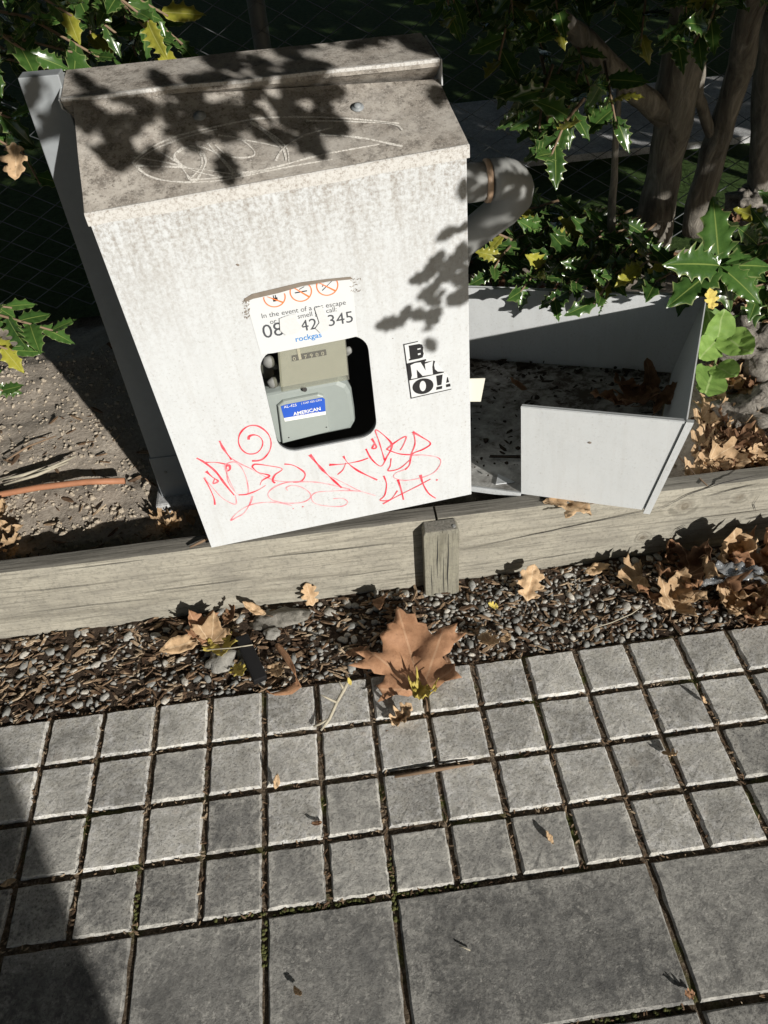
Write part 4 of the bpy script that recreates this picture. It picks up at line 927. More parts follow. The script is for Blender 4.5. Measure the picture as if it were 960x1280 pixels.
leaf_thing(478, 754, .024, .075, R(170), 'oval', 'leaf_brown', 'dark brown folded leaf just left of the stake', rx=.5, ry=.5, fold=.7, curl=.1)
leaf_thing(228, 806, .018, .088, R(118), 'oval', 'leaf_tan', 'golden tan curled leaf beside the black plastic bar, leftmost of its cluster', rx=.25, ry=-.3, fold=.35, curl=.25, seed=12)
leaf_thing(247, 784, .028, .070, R(40), 'palmate', 'leaf_rust', 'rust leaf behind the golden curled leaf against the edging board', rx=.6, ry=.3, curl=.5)
leaf_thing(266, 786, .034, .066, R(-20), 'palmate', 'leaf_tan', 'tan leaf standing at the top of the cluster near the black bar', rx=.8, ry=.2, curl=.3)
leaf_thing(277, 812, .020, .058, R(190), 'palmate', 'leaf_yellow', 'yellowish leaf touching the left side of the black plastic bar', rx=.3, curl=.3)
leaf_thing(298, 838, .016, .045, R(205), 'oak', 'leaf_yellow', 'small pale yellow leaf under the left side of the black plastic bar', rx=.25)
leaf_thing(290, 770, .032, .050, R(-70), 'oak', 'leaf_brown', 'dark curled leaf against the board above the black plastic bar', rx=.7, curl=.7)
leaf_thing(318, 762, .030, .055, R(70), 'oval', 'leaf_tan', 'thin tan leaf lying along the foot of the edging board', rx=.5, curl=.3)
leaf_thing(345, 838, .012, .045, R(200), 'oak', 'leaf_tan', 'small tan leaf between the black bar and the rusty strip', rx=.2)
leaf_thing(612, 803, .014, .060, R(200), 'oak', 'leaf_tan', 'pale torn leaf on the gravel edge right of the large leaf', rx=.4, curl=.5)
leaf_thing(632, 798, .014, .042, R(140), 'oval', 'leaf_tan', 'small pale leaf beside the torn leaf on the gravel', rx=.4)
leaf_thing(616, 758, .014, .026, R(90), 'oak', 'leaf_yellow', 'tiny yellow green leaf on the pebbles right of the stake', rx=.5, curl=.5, stem=False)
leaf_thing(445, 815, .014, .050, R(-90), 'oval', 'leaf_brown', 'brown leaf strip on the gravel left of the large leaf', rx=.2, curl=.2)
leaf_thing(745, 712, .016, .060, R(-80), 'oval', 'leaf_tan', 'flat tan bark like leaf at the foot of the knotty board', rx=.1, curl=.05, stem=False)
leaf_thing(560, 828, .010, .028, R(20), 'oval', 'leaf_brown', 'small brown leaf against the right lobe of the large leaf', rx=.3)
# leaf pile at the right foot of the board
pile = [(905, 690, .055, .115, 10, 'oak', 'leaf_tan', 1.1, .3), (868, 735, .03, .10, 150, 'oval', 'leaf_brown', .7, .6), (852, 752, .02, .075, 190, 'oval', 'leaf_tan', .7, -.4), (935, 712, .04, .11, 80, 'palmate', 'leaf_rust', .5, .3), (900, 730, .03, .12, 60, 'palmate', 'leaf_brown', .3, .4),
        (950, 745, .03, .10, -30, 'palmate', 'leaf_tan', .5, -.4), (838, 722, .03, .09, 110, 'oak', 'leaf_brown', .6, .5), (925, 745, .02, .09, 200, 'oak', 'leaf_tan', .3, -.3), (878, 702, .04, .09, -50, 'palmate', 'leaf_brown', .8, -.3), (958, 690, .05, .10, 30, 'palmate', 'leaf_rust', .8, .2),
        (815, 748, .02, .075, 65, 'oval', 'leaf_rust', .3, .3), (940, 768, .015, .07, 170, 'palmate', 'leaf_tan', .4, .3), (985, 720, .04, .12, 90, 'palmate', 'leaf_brown', .5, .2), (975, 755, .02, .10, 10, 'oak', 'leaf_tan', .4, 0), (835, 690, .035, .06, 10, 'oak', 'leaf_brown', 1.0, .2), (888, 760, .015, .06, 120, 'oval', 'leaf_brown', .3, .2),
        (1000, 690, .05, .12, 45, 'palmate', 'leaf_rust', .7, .3), (915, 715, .045, .08, -80, 'oak', 'leaf_rust', .6, .5), (845, 738, .03, .09, -30, 'palmate', 'leaf_tan', .6, .2), (885, 722, .05, .09, 130, 'oak', 'leaf_tan', .9, -.2), (960, 725, .06, .10, 160, 'palmate', 'leaf_tan', .6, .5), (930, 690, .065, .09, -120, 'oval', 'leaf_tan', .9, .3), (905, 752, .02, .08, 15, 'palmate', 'leaf_tan', .3, .3), (948, 768, .02, .07, -60, 'oak', 'leaf_brown', .4, .1)]
spec = ['tall pale tan leaf standing upright at the top of the leaf pile', 'folded dark brown leaf at the left front of the leaf pile', 'pale folded leaf tip at the front of the leaf pile', 'rust star shaped leaf beside the clear plastic film in the pile', 'dark brown leaf in the middle of the pile, just left of the plastic film', 'tan leaf at the right front of the pile below the plastic film', "dark lobed leaf at the upper left of the pile in the board's shade", 'tan lobed leaf at the centre front of the pile', 'dark leaf leaning on the board behind the tall pale leaf', 'rust leaf against the board at the right edge of the photo', 'long narrow rust leaf sticking out left of the leaf pile', 'small tan leaf lowest of the pile, on the pebbles', 'dark brown leaf at the far right, half outside the frame', 'tan lobed leaf at the far right bottom of the pile', 'small dark leaf against the board, first at the left of the pile', 'small dark narrow leaf in front of the pile beside the pavers', 'rust leaf at the far right top of the pile, touching the board', 'small rust leaf right below the tall pale leaf', 'tan star shaped leaf, leftmost large one of the pile', 'tan lobed leaf tilted on the pile just under the tall pale leaf', 'tan star shaped leaf lying over the plastic film at the right', 'narrow tan leaf standing between the tall leaf and the right edge', 'broad tan leaf flat at the front middle of the pile', 'small dark lobed leaf at the right front corner of the pile']
for i, (px, py, z, s, rz, kind, mt, rx, ry) in enumerate(pile):
    leaf_thing(px, py, z, s*.96, R(rz), kind, mt, spec[i], 'leaves heaped against the edging board', rx=rx, ry=ry, curl=.55, fold=.35, rough=.10, seed=40+i)
# leaves inside the tray
for i, (px, py, s, rz, mt, rx, l) in enumerate([(765, 502, .095, 75, 'leaf_rust', .25, 'rust brown leaf lying leftmost inside the right end of the fallen cover'), (795, 500, .125, 130, 'leaf_rust', .2, 'long rust leaf pointing up to the left inside the fallen cover'), (812, 478, .10, 15, 'leaf_brown', 1.0, 'dark leaf standing against the back wall inside the fallen cover'), (835, 500, .10, -60, 'leaf_brown', .4, 'dark brown leaf in the right corner of the fallen cover'), (785, 484, .085, 100, 'leaf_brown', .5, 'dark curled leaf behind the long rust leaf in the fallen cover')]):
    leaf_thing(px, py, .212+.006*i, s, R(rz), ('oval', 'oak', 'oval')[i % 3], mt, l, 'leaves inside the fallen cover', rx=rx, ry=.3-.2*(i % 4), curl=.3, fold=.3, rough=.08)
leaf_thing(648, 482, .205, .05, R(60), 'oval', 'leaf_brown', 'small dark leaf lying at the back left of the fallen cover floor', rx=.5)
leaf_thing(708, 629, .186, .085, R(80), 'palmate', 'leaf_tan', 'tan leaf squeezed between the fallen cover and the timber board', rx=.1, curl=.1)
# bits on the pavers
leaf_thing(372, 1241, .008, .024, R(35), 'oval', 'leaf_tan', 'small pale leaf on the slab near the bottom edge', rx=-.6, ry=.6, stem=False)
leaf_thing(346, 977, .012, .030, R(-30), 'oval', 'leaf_tan', 'small tan leaf standing in a joint in the third row of pavers', rx=.9, stem=False)
leaf_thing(840, 944, .008, .030, R(60), 'oak', 'leaf_tan', 'small curled leaf fragment on the pavers at the right', rx=-.7, ry=.4, curl=.6, stem=False)
leaf_thing(687, 1048, .006, .024, R(20), 'oval', 'leaf_tan', 'small leaf lying in a dark stain on a paver', rx=.2, ry=.5, stem=False)
leaf_thing(862, 1243, .006, .020, R(100), 'oak', 'leaf_rust', 'reddish leaf scrap at the lower right slab joint', rx=.4, stem=False)
leaf_thing(10, 1104, .006, .028, R(-80), 'oval', 'leaf_tan', 'small leaf in the shaded joint at the left edge', rx=.1, stem=False)
leaf_thing(880, 875, .008, .020, R(50), 'oval', 'leaf_tan', 'tiny leaf standing on a paver near the right edge', rx=.9, stem=False)
leaf_thing(396, 1029, .004, .020, R(100), 'oval', 'leaf_brown', 'tiny brown leaf scrap in a joint above the narrow slabs', rx=.3, stem=False)
def twig(px, pts, rad, label, mat='twig', n=6):
    mb = MB(); mb.tube(pts, rad, n); return tag(mb.build('twig', mat, None, True), label, 'twig')
A = lambda x, y, z: atZ(x, y, z)
twig(0, [A(493, 971, .004), A(540, 963, .004), A(592, 955, .003)], [.0025, .004, .0015], 'dark flat stick lying across two pavers below the large leaf')
twig(0, [A(574, 1182, .004), A(588, 1188, .003)], [.0011, .0010], 'burnt match lying on the wide slab', 'pale_twig')
twig(0, [A(742, 785, .02), A(765, 778, .012), A(790, 767, .016), A(802, 758, .02)], .0012, 'pale bent grass stem on the gravel near the leaf pile', 'pale_twig')
twig(0, [A(250, 813, .03), A(290, 810, .032), A(316, 806, .034)], .0012, 'straw coloured stalk laid across the black plastic bar', 'pale_twig')
tw = twig(0, [A(401, 913, .003), A(412, 898, .012), A(421, 878, .030), A(430, 862, .048), A(436, 850, .060)], [.0022, .0032, .0030, .0035, .003], 'lichen covered twig with a yellow tip on the pavers left of the leaf', 'pale_twig')
mb = MB(); mb.tube([A(421, 878, .030), A(408, 872, .045), A(400, 868, .05)], [.0025, .002, .001], 5); mb.tube([A(430, 862, .048), A(424, 852, .06)], [.003, .0015], 5); mb.tube([A(412, 898, .012), A(400, 905, .008), A(392, 908, .004)], .0022, 5); mb.build('side_shoot', 'pale_twig', tw, True)
leaf_thing(437, 852, .062, .016, R(20), 'oval', 'leaf_yellow', None, rx=.8, stem=False, parent=tw, name='yellow_tip')
twig(0, [A(8, 575, .165), A(35, 558, .168), A(70, 545, .166)], [.002, .0025, .0015], 'thin crooked twig on the sunlit soil at the left')
twig(0, [A(845, 567, .172), A(866, 590, .176), A(884, 607, .193)], [.0015, .0018, .0012], 'thin dark twig hooked over the knotty board')
twig(0, [A(237, 684, .196), A(252, 677, .198), A(266, 670, .197)], [.0018, .003, .002], 'short dark twig under the lower left corner of the meter box')
for k, (a_, b_) in enumerate([((5, 606), (85, 578)), ((0, 600), (60, 583)), ((30, 596), (95, 570))]):
    twig(0, [A(*a_, .160), A((a_[0]+b_[0])/2, (a_[1]+b_[1])/2+2, .166), A(*b_, .162)], [.002, .004, .002], ['lowest of three pale sticks beside the rusty pipe', 'middle of three pale sticks beside the rusty pipe', 'highest of three pale sticks beside the rusty pipe'][k], 'pale_twig')
mb = MB(); P = [A(-25, 623, .163), A(0, 618, .165), A(50, 609, .166), A(110, 602, .166), A(156, 601, .162)]
mb.tube(P, .0068, 12); tag(mb.build('irrigation_pipe', 'rust_pipe', None, True), 'rusty brown garden pipe half buried in the soil at the left', 'pipe')
# black bar, rusty strip, stones
p = A(314, 826, .012); mb = MB(); mb.box((-.0135, -.052, 0), (.0135, .052, .017)); o = mb.build('plastic_bar', 'black_plastic'); o.matrix_world = TRS(p, R(20), R(7), R(4)); bevelled(o, .002); tag(o, 'black rectangular plastic bar lying on the gravel', 'plastic bar')
mb = MB(); mb.box((-.009, -.047, .0168), (.009, .047, .0176)); mb.build('raised_rib', 'black_plastic', o)
P = [A(346, 806, .012), A(358, 822, .018), A(369, 842, .022), A(374, 858, .016), A(360, 866, .010), A(340, 868, .008), A(331, 862, .012)]
V = []; F = []; U = []
for i in range(len(P)-1):
    for k in range(5):
        q = P[i].lerp(P[i+1], k/5); a = i+k/5; w = .004+.005*math.sin(math.pi*min(1, a/5.9)); tw_ = a*.7
        V += [q+Vector((w*math.cos(tw_), w*.7, w*math.sin(tw_))), q+Vector((0, 0, .003)), q-Vector((w*math.cos(tw_), w*.7, -w*abs(math.sin(tw_))))]; U += [(.3, a/6), (.5, a/6), (.7, a/6)]
for i in range(len(V)//3-1):
    for j in range(2): F.append((3*i+j, 3*i+3+j, 3*i+4+j, 3*i+1+j))
o = obj('curled_leaf', mesh('curled_leaf', V, F, 'leaf_rust', True, U)); m = o.modifiers.new('t', 'SOLIDIFY'); m.thickness = .001
tag(o, 'rust orange dried leaf strip curled beside the black plastic bar', 'leaf')
def stone(px, py, z, r, label, mat='stone', sub=3, sq=.5, jit=.5, seed=1, sx=1, cat='stone', rz=0):
    V, F = ico(sub, r*sx, r, r*sq, jit, seed); V = [v+v.normalized()*r*((.10*noise.noise(v*(3/r))) if mat != 'rock' else (.34*noise.noise(v*(2.2/r)+Vector((seed, 0, 0)))-.22*abs(noise.noise(v*(4.5/r)))+.10*noise.noise(v*(9/r)))) for v in V]
    o = obj('stone', mesh('stone', V, F, mat, True)); o.matrix_world = TRS(A(px, py, z), rz); return tag(o, label, cat)
stone(276, 826, .010, .026, 'pale flat grey stone just left of the black plastic bar', seed=4)
stone(352, 773, .002, .024, 'rough grey concrete lump at the foot of the edging board', 'lump', seed=9, sx=2.4, sq=.45, rz=R(4))
stone(340, 792, .006, .016, 'small round grey stone above the black plastic bar', seed=2)
for k, (px, py, z, r, l) in enumerate([(945, 440, .20, .075, 'large rough grey rock at the right edge behind the green seedling'), (912, 405, .20, .045, 'rough grey rock between the seedling and the holly'), (948, 520, .17, .06, 'dark hollow rock at the right edge above the leaf litter'), (905, 500, .15, .035, 'low pale rock right of the fallen cover'), (940, 250, .25, .05, 'pale rough rock lit between the trunks at the right edge'), (955, 275, .22, .04, 'smaller pale rock below the lit rock at the right edge')]):
    stone(px, py, z, r, l, 'rock', 4, .8, .9, k+20, 1.15, 'rock', k)
mb = MB()
for i in range(90):
    d = Vector((random.gauss(0, 1), random.gauss(0, 1), abs(random.gauss(0, 1)))).normalized(); mb.tube([Vector((0, 0, 0)), d*rnd(.008, .014)], [.0012, .0005], 3)
o = mb.build('seed_fluff', 'fluff'); o.location = A(896, 566, .168); tag(o, 'small white tuft of seed fluff on the leaf litter', 'fluff')
# clear plastic film in the pile
V = []; F = []; n, m_ = 26, 8; P0 = [A(872, 742, .035), A(900, 738, .045), A(930, 728, .055), A(960, 735, .055)]; P1 = [A(893, 712, .06), A(920, 708, .07), A(945, 716, .075), A(975, 735, .065)]
def bez(P, t): return P[0]*(1-t)**3+P[1]*3*t*(1-t)**2+P[2]*3*t*t*(1-t)+P[3]*t**3
for i in range(n+1):
    for j in range(m_+1):
        q = bez(P0, i/n).lerp(bez(P1, i/n), j/m_); V.append(q+Vector((0, 0, .022*noise.noise(q*45)+.012*noise.noise(q*110)+.008*math.sin(j*1.6+i*.2)+.016)))
for i in range(n):
    for j in range(m_): k = i*(m_+1)+j; F.append((k, k+1, k+m_+2, k+m_+1))
o = obj('plastic_film', mesh('plastic_film', V, F, 'plastic_film', True)); tag(o, 'crumpled clear plastic film caught in the leaf pile', 'plastic film'); sm = o.modifiers.new('t', 'SOLIDIFY'); sm.thickness = .0004
# leaf litter
LG = [leaf_geo(k, s, .5, .3, .09, 1) for s, k in enumerate(('palmate', 'oak', 'oval', 'oak', 'palmate', 'oval'))]
def litter(name, n, fn, mat, label, size=(.035, .08)):
    mb = MB()
    for i in range(n):
        x, y, z = fn(); V, F, U = random.choice(LG)
        mb.add([Vector((v.x, v.y-.45, v.z)) for v in V], F, TRS((x, y, z+.006+rnd(0, .012)), rnd(0, 6.3), rnd(-.7, .7), rnd(-.7, .7), rnd(*size)), U)
    o = mb.build(name, mat, None, True, uv=True); return tag(o, label, 'leaf litter', kind='stuff')
def fr():
    while True:
        x = rnd(.80, 1.45); y = .262+rnd(0, 1)**1.5*.8
        if (x-.749)*.8855-(y-.14)*.4645 > .095: return x, y, sz(x, y)+rnd(0, .025)
litter('leaf_litter', 460, fr, 'leaf_tan', 'tan dry leaves covering the soil behind the knotty board at the right')
litter('leaf_litter', 240, fr, 'leaf_brown', 'dark brown dry leaves mixed into the litter behind the knotty board')
def fl():
    x = rnd(-.75, -.47) if random.random() < .7 else rnd(-.2, .0); y = rnd(.26, .42); return x, y, sz(x, y)
litter('leaf_litter', 34, fl, 'leaf_tan', 'tan dry leaves on the soil behind the board at the lower left', (.025, .055))
def fb():
    x = rnd(-.4, 1.8); y = rnd(.98, 1.5); return x, y, sz(x, y)
litter('leaf_litter', 160, fb, 'leaf_brown', 'shaded brown leaves under the holly along the fence')

# ================================================================== FENCE
FY = 1.34
FE = empty('chain_link_fence', Matrix.Translation((0.6, FY, .1))); tag(FE, 'dark chain link fence behind the meter box and the holly', 'fence')
mb = MB(); n = 41
for i in range(92):
    x = -2.0+i*.052
    pts = [(x+(.026 if (k+i) % 2 else -.026), (.0022 if k % 2 else -.0022), .02+k*.030) for k in range(n)]
    mb.tube(pts, .0021, 4, False)
o = mb.build('wire_mesh', 'fence_wire', FE); tag(o, kind='stuff')
for x in (-.47, 1.35):
    mb = MB(); mb.tube([(x, .03, -.05), (x, .03, 1.3)], .022, 12); mb.build('fence_post', 'fence_wire', FE, True)
mb = MB(); mb.tube([(-2.2, .02, 1.2), (3, .02, 1.2)], .018, 10); mb.build('top_rail', 'fence_wire', FE, True)

# ================================================================== HOLLY
def holly_geo(seed, spines=4, wave=.085):
    rg = random.Random(seed); V = []; U = []; F = []; q = 4; n = spines*q
    bend = rg.uniform(.05, .28); amp = [rg.uniform(.5, 1.4)*(1 if k % 2 else -.55) for k in range(2*spines+2)]
    V.append(Vector((0, 0, 0))); U.append((.5, 0))
    SS = (-1, -.72, -.36, 0, .36, .72, 1)
    for k in range(n+1):
        t = .03+.93*k/n; w = .235*math.sin(math.pi*min(1, .06+t*.96))**.62*(1.08-.30*t)
        f = (k % q)/q; cell = k//q
        d = abs(2*f-1)**2.2                     # 1 at a spine, 0 in the scallop
        for s_ in SS:
            sd = 0 if s_ < 0 else 1
            a = abs(s_); e = max(0, (a-.72)/.28)
            x = w*s_*(1+.38*d*e)*(1-.10*(1-d)*e); y = t+.035*d*e
            wv = (amp[2*cell+sd] if f <= .5 else amp[min(2*cell+2+sd, len(amp)-1)])*d
            z = -bend*t*t+.16*abs(x)+wave*e*wv-.05*e*(1-d)+.012*a
            V.append(Vector((x, y, z))); U.append((.5+.5*s_, t))
    V.append(Vector((0, 1.05, -bend-.02))); U.append((.5, 1)); last = len(V)-1; m = len(SS)
    for k in range(n):
        for j in range(m-1): c = 1+k*m+j; F.append((c, c+1, c+m+1, c+m))
    for j in range(m-1): F.append((0, 2+j, 1+j)); F.append((1+n*m+j, 2+n*m+j, last))
    return V, F, U
def holly_low(seed):
    rg = random.Random(seed); P = []
    for k in range(9): t = k/8; P.append((.30*math.sin(math.pi*t)**.7*(1.15 if k % 2 else .75), t))
    V = [Vector((x, y, .1*abs(x))) for x, y in P]+[Vector((-x, y, .1*abs(x))) for x, y in P]; n = 9
    return V, [(k, k+1, n+k+1, n+k) for k in range(8)], [(.7, .5)]*len(V)
HG = [holly_geo(s, 3+s % 3) for s in range(6)]
HM = {m: [mesh('leaf', V, F, m, True, U) for V, F, U in HG] for m in ('holly_green', 'holly_yellow')}
def leaf_matrix(p, d, nrm, size, roll=0):
    y = d.normalized(); z = (nrm-y*nrm.dot(y)); z = z.normalized() if z.length > 1e-4 else y.orthogonal().normalized(); x = y.cross(z)
    return basis(Vector(p), x, y, z) @ Matrix.Rotation(roll, 4, 'Y') @ Matrix.Diagonal((size, size, size, 1))
def sprig(root, a, b, n, size, yellow=.08, face=None, name='branch', spread=.95, rad=.0026, up=Vector((0, -.55, .7))):
    """a twig from a to b with n leaves; the branch is a part, its leaves sub-parts"""
    a = Vector(a); b = Vector(b); mid = (a+b)/2+Vector((rnd(-.02, .02), rnd(-.02, .02), rnd(0, .02)))
    mb = MB(); mb.tube([a, mid, b], [rad*1.4, rad, rad*.7], 6); br = mb.build(name, 'holly_stem', root, True)
    br.matrix_parent_inverse = root.matrix_world.inverted() if root else Matrix()
    d = (b-a).normalized(); s0 = d.orthogonal().normalized()
    for i in range(n):
        t = .12+.88*(i+.5)/n; p = a.lerp(mid, t*2) if t < .5 else mid.lerp(b, t*2-1)
        an = i*2.4+rnd(-.4, .4); side = Matrix.Rotation(an, 3, d) @ s0
        k = .55 if i < n-2 else 1.3
        ld = (side*spread+d*k+Vector((0, 0, rnd(-.25, .15)))).normalized()
        nr = (up+Vector((rnd(-.5, .5), rnd(-.5, .5), rnd(-.3, .3)))).normalized()
        o = bpy.data.objects.new('leaf', random.choice(HM['holly_yellow' if random.random() < yellow else 'holly_green'])); COL.objects.link(o); o.parent = br
        o.matrix_local = leaf_matrix(p, ld, nr, size*rnd(.75, 1.15))
    return br
def plant(name, base, label, cat='holly', group=None):
    r = empty(name, Matrix.Translation(base)); tag(r, label, cat, group); bpy.context.view_layer.update(); return r
def trunk(root, pts, rad, name='trunk'):
    P = []; RR = []
    for i in range(len(pts)-1):
        for k in range(6): P.append(Vector(pts[i]).lerp(Vector(pts[i+1]), k/6)+Vector((noise.noise(Vector((i*6+k, 1, 2))*.4), noise.noise(Vector((i*6+k, 5, 2))*.4), 0))*.008); RR.append(rad[i]+(rad[i+1]-rad[i])*k/6)
    P.append(Vector(pts[-1])); RR.append(rad[-1])
    mb = MB(); mb.tube(P, RR, 14, True, .25); o = mb.build(name, 'bark', root, True); o.matrix_parent_inverse = root.matrix_world.inverted(); return o
D = atD
# upper left holly bush
B = Vector((-.75, .95, .1)); HB = plant('holly_bush', B, 'glossy holly bush overhanging the upper left corner above the meter box')
trunk(HB, [B, (-.68, .92, .6), (-.58, .88, 1.1), (-.5, .8, 1.5)], [.03, .025, .018, .012], 'stem')
for (ax, ay, ad, bx_, by_, bd, n, s) in [(-60, -60, 1.35, 150, 45, 1.28, 14, .062), (-20, -90, 1.3, 210, 20, 1.25, 14, .06), (60, -80, 1.4, 228, 55, 1.27, 12, .058), (-80, 20, 1.35, 90, 65, 1.25, 13, .062), (-80, 60, 1.3, 60, 85, 1.25, 12, .06), (-90, 120, 1.3, 20, 150, 1.25, 9, .06), (-60, -40, 1.45, 80, 30, 1.4, 16, .062), (100, -100, 1.5, 170, 70, 1.38, 14, .06), (-80, 0, 1.5, 30, 80, 1.45, 14, .06), (150, -80, 1.45, 110, 75, 1.42, 12, .055), (-100, 160, 1.35, 15, 185, 1.28, 7, .06), (-50, -100, 1.25, 130, 0, 1.22, 10, .06), (-90, 40, 1.5, 50, 230, 1.5, 10, .06), (20, -90, 1.24, 190, 30, 1.2, 13, .06), (-60, -60, 1.2, 90, 20, 1.16, 13, .06), (-80, 30, 1.2, 40, 70, 1.17, 11, .058), (60, -100, 1.3, 215, 70, 1.26, 11, .056), (-70, 0, 1.3, 130, 75, 1.27, 12, .058)]:
    sprig(HB, D(ax, ay, ad), D(bx_, by_, bd), n, s, .06)
p = D(20, 200, 1.24); o = leaf_thing(20, 190, 0, .06, R(170), 'oak', 'leaf_tan', None, loc=HB.matrix_world.inverted() @ p, rx=-.9, parent=HB, name='dead_leaf', stem=False)
# middle left branch
B = Vector((-.95, .8, .12)); HS = plant('holly_bush', B, 'low holly branch with a yellowing leaf over the sunlit soil at the left edge')
for (ax, ay, ad, bx_, by_, bd, n, s, yl) in [(-70, 395, 1.42, 72, 415, 1.40, 9, .066, .0), (-60, 420, 1.42, 20, 440, 1.4, 6, .066, .35), (-60, 380, 1.45, 15, 385, 1.42, 6, .06, 0), (-40, 470, 1.47, 8, 490, 1.47, 4, .056, .3)]:
    sprig(HS, D(ax, ay, ad), D(bx_, by_, bd), n, s, yl, spread=.8)
trunk(HS, [B, D(-120, 410, 1.45), D(-70, 395, 1.42)], [.01, .007, .004], 'stem')
# holly over the back of the fallen cover
B = Vector((.95, .95, .12)); HC = plant('holly_bush', B, 'dark holly foliage hanging over the back wall of the fallen cover')
trunk(HC, [B, (.92, .93, .4), (.9, .95, .7)], [.012, .01, .006], 'stem')
for (ax, ay, ad, bx_, by_, bd, n, s) in [(760, 260, 2.0, 610, 312, 1.97, 13, .078), (800, 270, 1.95, 655, 330, 1.93, 13, .078), (790, 285, 1.9, 690, 335, 1.87, 13, .08), (720, 255, 2.0, 640, 330, 1.95, 12, .076), (820, 280, 1.84, 745, 345, 1.79, 10, .08), (700, 250, 2.05, 600, 290, 2.0, 11, .076), (790, 262, 2.0, 700, 300, 1.95, 13, .078), (830, 310, 1.8, 765, 345, 1.75, 7, .078), (740, 300, 1.9, 668, 352, 1.88, 8, .08), (800, 320, 1.84, 715, 352, 1.82, 8, .08)]:
    sprig(HC, D(ax, ay, ad), D(bx_, by_, bd), n, s, .05)
for (ax, ay, ad, bx_, by_, bd, n, s) in [(690, 320, 1.88, 648, 368, 1.83, 7, .070), (720, 325, 1.84, 690, 376, 1.78, 7, .070), (770, 325, 1.79, 742, 380, 1.72, 6, .072), (640, 305, 1.96, 612, 345, 1.91, 6, .066), (745, 320, 1.82, 712, 366, 1.77, 6, .068)]:
    sprig(HC, D(ax, ay, ad), D(bx_, by_, bd), n, s, .10)
sprig(HC, D(640, 300, 1.95), D(605, 290, 1.95), 4, .05, .9); sprig(HC, D(840, 330, 1.72), D(798, 335, 1.72), 4, .065, .9)
# large leaves at the right
B = Vector((1.25, .75, .15)); HD = plant('holly_bush', B, 'large leaved holly shoot standing at the right edge above the fallen cover')
trunk(HD, [B, D(960, 360, 1.755), D(905, 335, 1.661)], [.008, .006, .004], 'stem')
c0 = D(899, 332, 1.615)
def big(px, py, dd, size, tilt, m='holly_green'):
    q = D(px, py, dd); d = (q-c0); o = bpy.data.objects.new('leaf', HM[m][random.randint(0, 5)]); COL.objects.link(o); o.parent = HD
    nr = ((CAM-c0).normalized()*.8+Vector(tilt)).normalized(); o.matrix_local = HD.matrix_world.inverted() @ leaf_matrix(c0, d, nr, d.length)
big(893, 248, 1.591, 1, (.1, -.3, .3)); big(845, 325, 1.544, 1, (0, -.3, .6)); big(838, 378, 1.591, 1, (-.3, -.1, .3)); big(925, 290, 1.696, 1, (.4, 0, .3)); big(862, 300, 1.661, 1, (-.3, .2, .5)); big(955, 375, 1.591, 1, (.3, 0, .3)); big(968, 330, 1.638, 1, (.5, .1, .3)); big(915, 388, 1.638, 1, (.2, -.4, .2)); big(950, 300, 1.661, 1, (.2, .3, .5))
for (ax, ay, ad, bx_, by_, bd, n, s) in [(1010, 300, 1.755, 930, 310, 1.696, 8, .088), (1010, 350, 1.755, 935, 360, 1.696, 8, .092), (1000, 260, 1.813, 940, 300, 1.755, 8, .084), (1010, 390, 1.755, 950, 385, 1.755, 6, .088), (880, 330, 1.696, 815, 355, 1.661, 4, .088)]:
    sprig(HD, D(ax, ay, ad), D(bx_, by_, bd), n, s, .05)
leaf_thing(0, 0, 0, .045, R(10), 'oak', 'leaf_yellow', None, loc=HD.matrix_world.inverted() @ D(888, 375, 1.591), rx=.9, parent=HD, name='yellow_leaf', stem=False)
# soft green seedling
B = A(905, 470, .15); SG = plant('seedling', B, 'bright green soft leaved seedling right of the fallen cover', 'seedling')
RL = [mesh('leaf', *(lambda g: (g[0], g[1]))(leaf_geo('round', s, .10, .14, .035)), 'soft_green', True, leaf_geo('round', s, .10, .14, .035)[2]) for s in range(3)]
for (ax, ay, ad, bx_, by_, bd) in [(905, 420, 1.688, 934, 440, 1.643), (897, 425, 1.688, 903, 392, 1.654), (893, 420, 1.699, 884, 388, 1.688), (893, 428, 1.676, 876, 446, 1.654), (890, 465, 1.688, 882, 490, 1.643), (896, 458, 1.688, 917, 470, 1.643), (890, 478, 1.710, 872, 484, 1.688)]:
    p, q = D(ax, ay, ad), D(bx_, by_, bd); o = bpy.data.objects.new('leaf', random.choice(RL)); COL.objects.link(o); o.parent = SG
    nr = ((CAM-p).normalized()*.6+Vector((.2, -.5, .6))).normalized(); o.matrix_local = SG.matrix_world.inverted() @ leaf_matrix(p, q-p, nr, (q-p).length*1.2)
    mb = MB(); mb.tube([D(894, 455, 1.721), p], [.0016, .0012], 5); s_ = mb.build('leaf_stalk', 'soft_green', SG, True, uv=True); s_.matrix_parent_inverse = SG.matrix_world.inverted()
mb = MB(); mb.tube([B, D(893, 470, 1.732), D(894, 430, 1.710)], [.003, .002, .0015], 6); s_ = mb.build('stem', 'soft_green', SG, True, uv=True); s_.matrix_parent_inverse = SG.matrix_world.inverted()
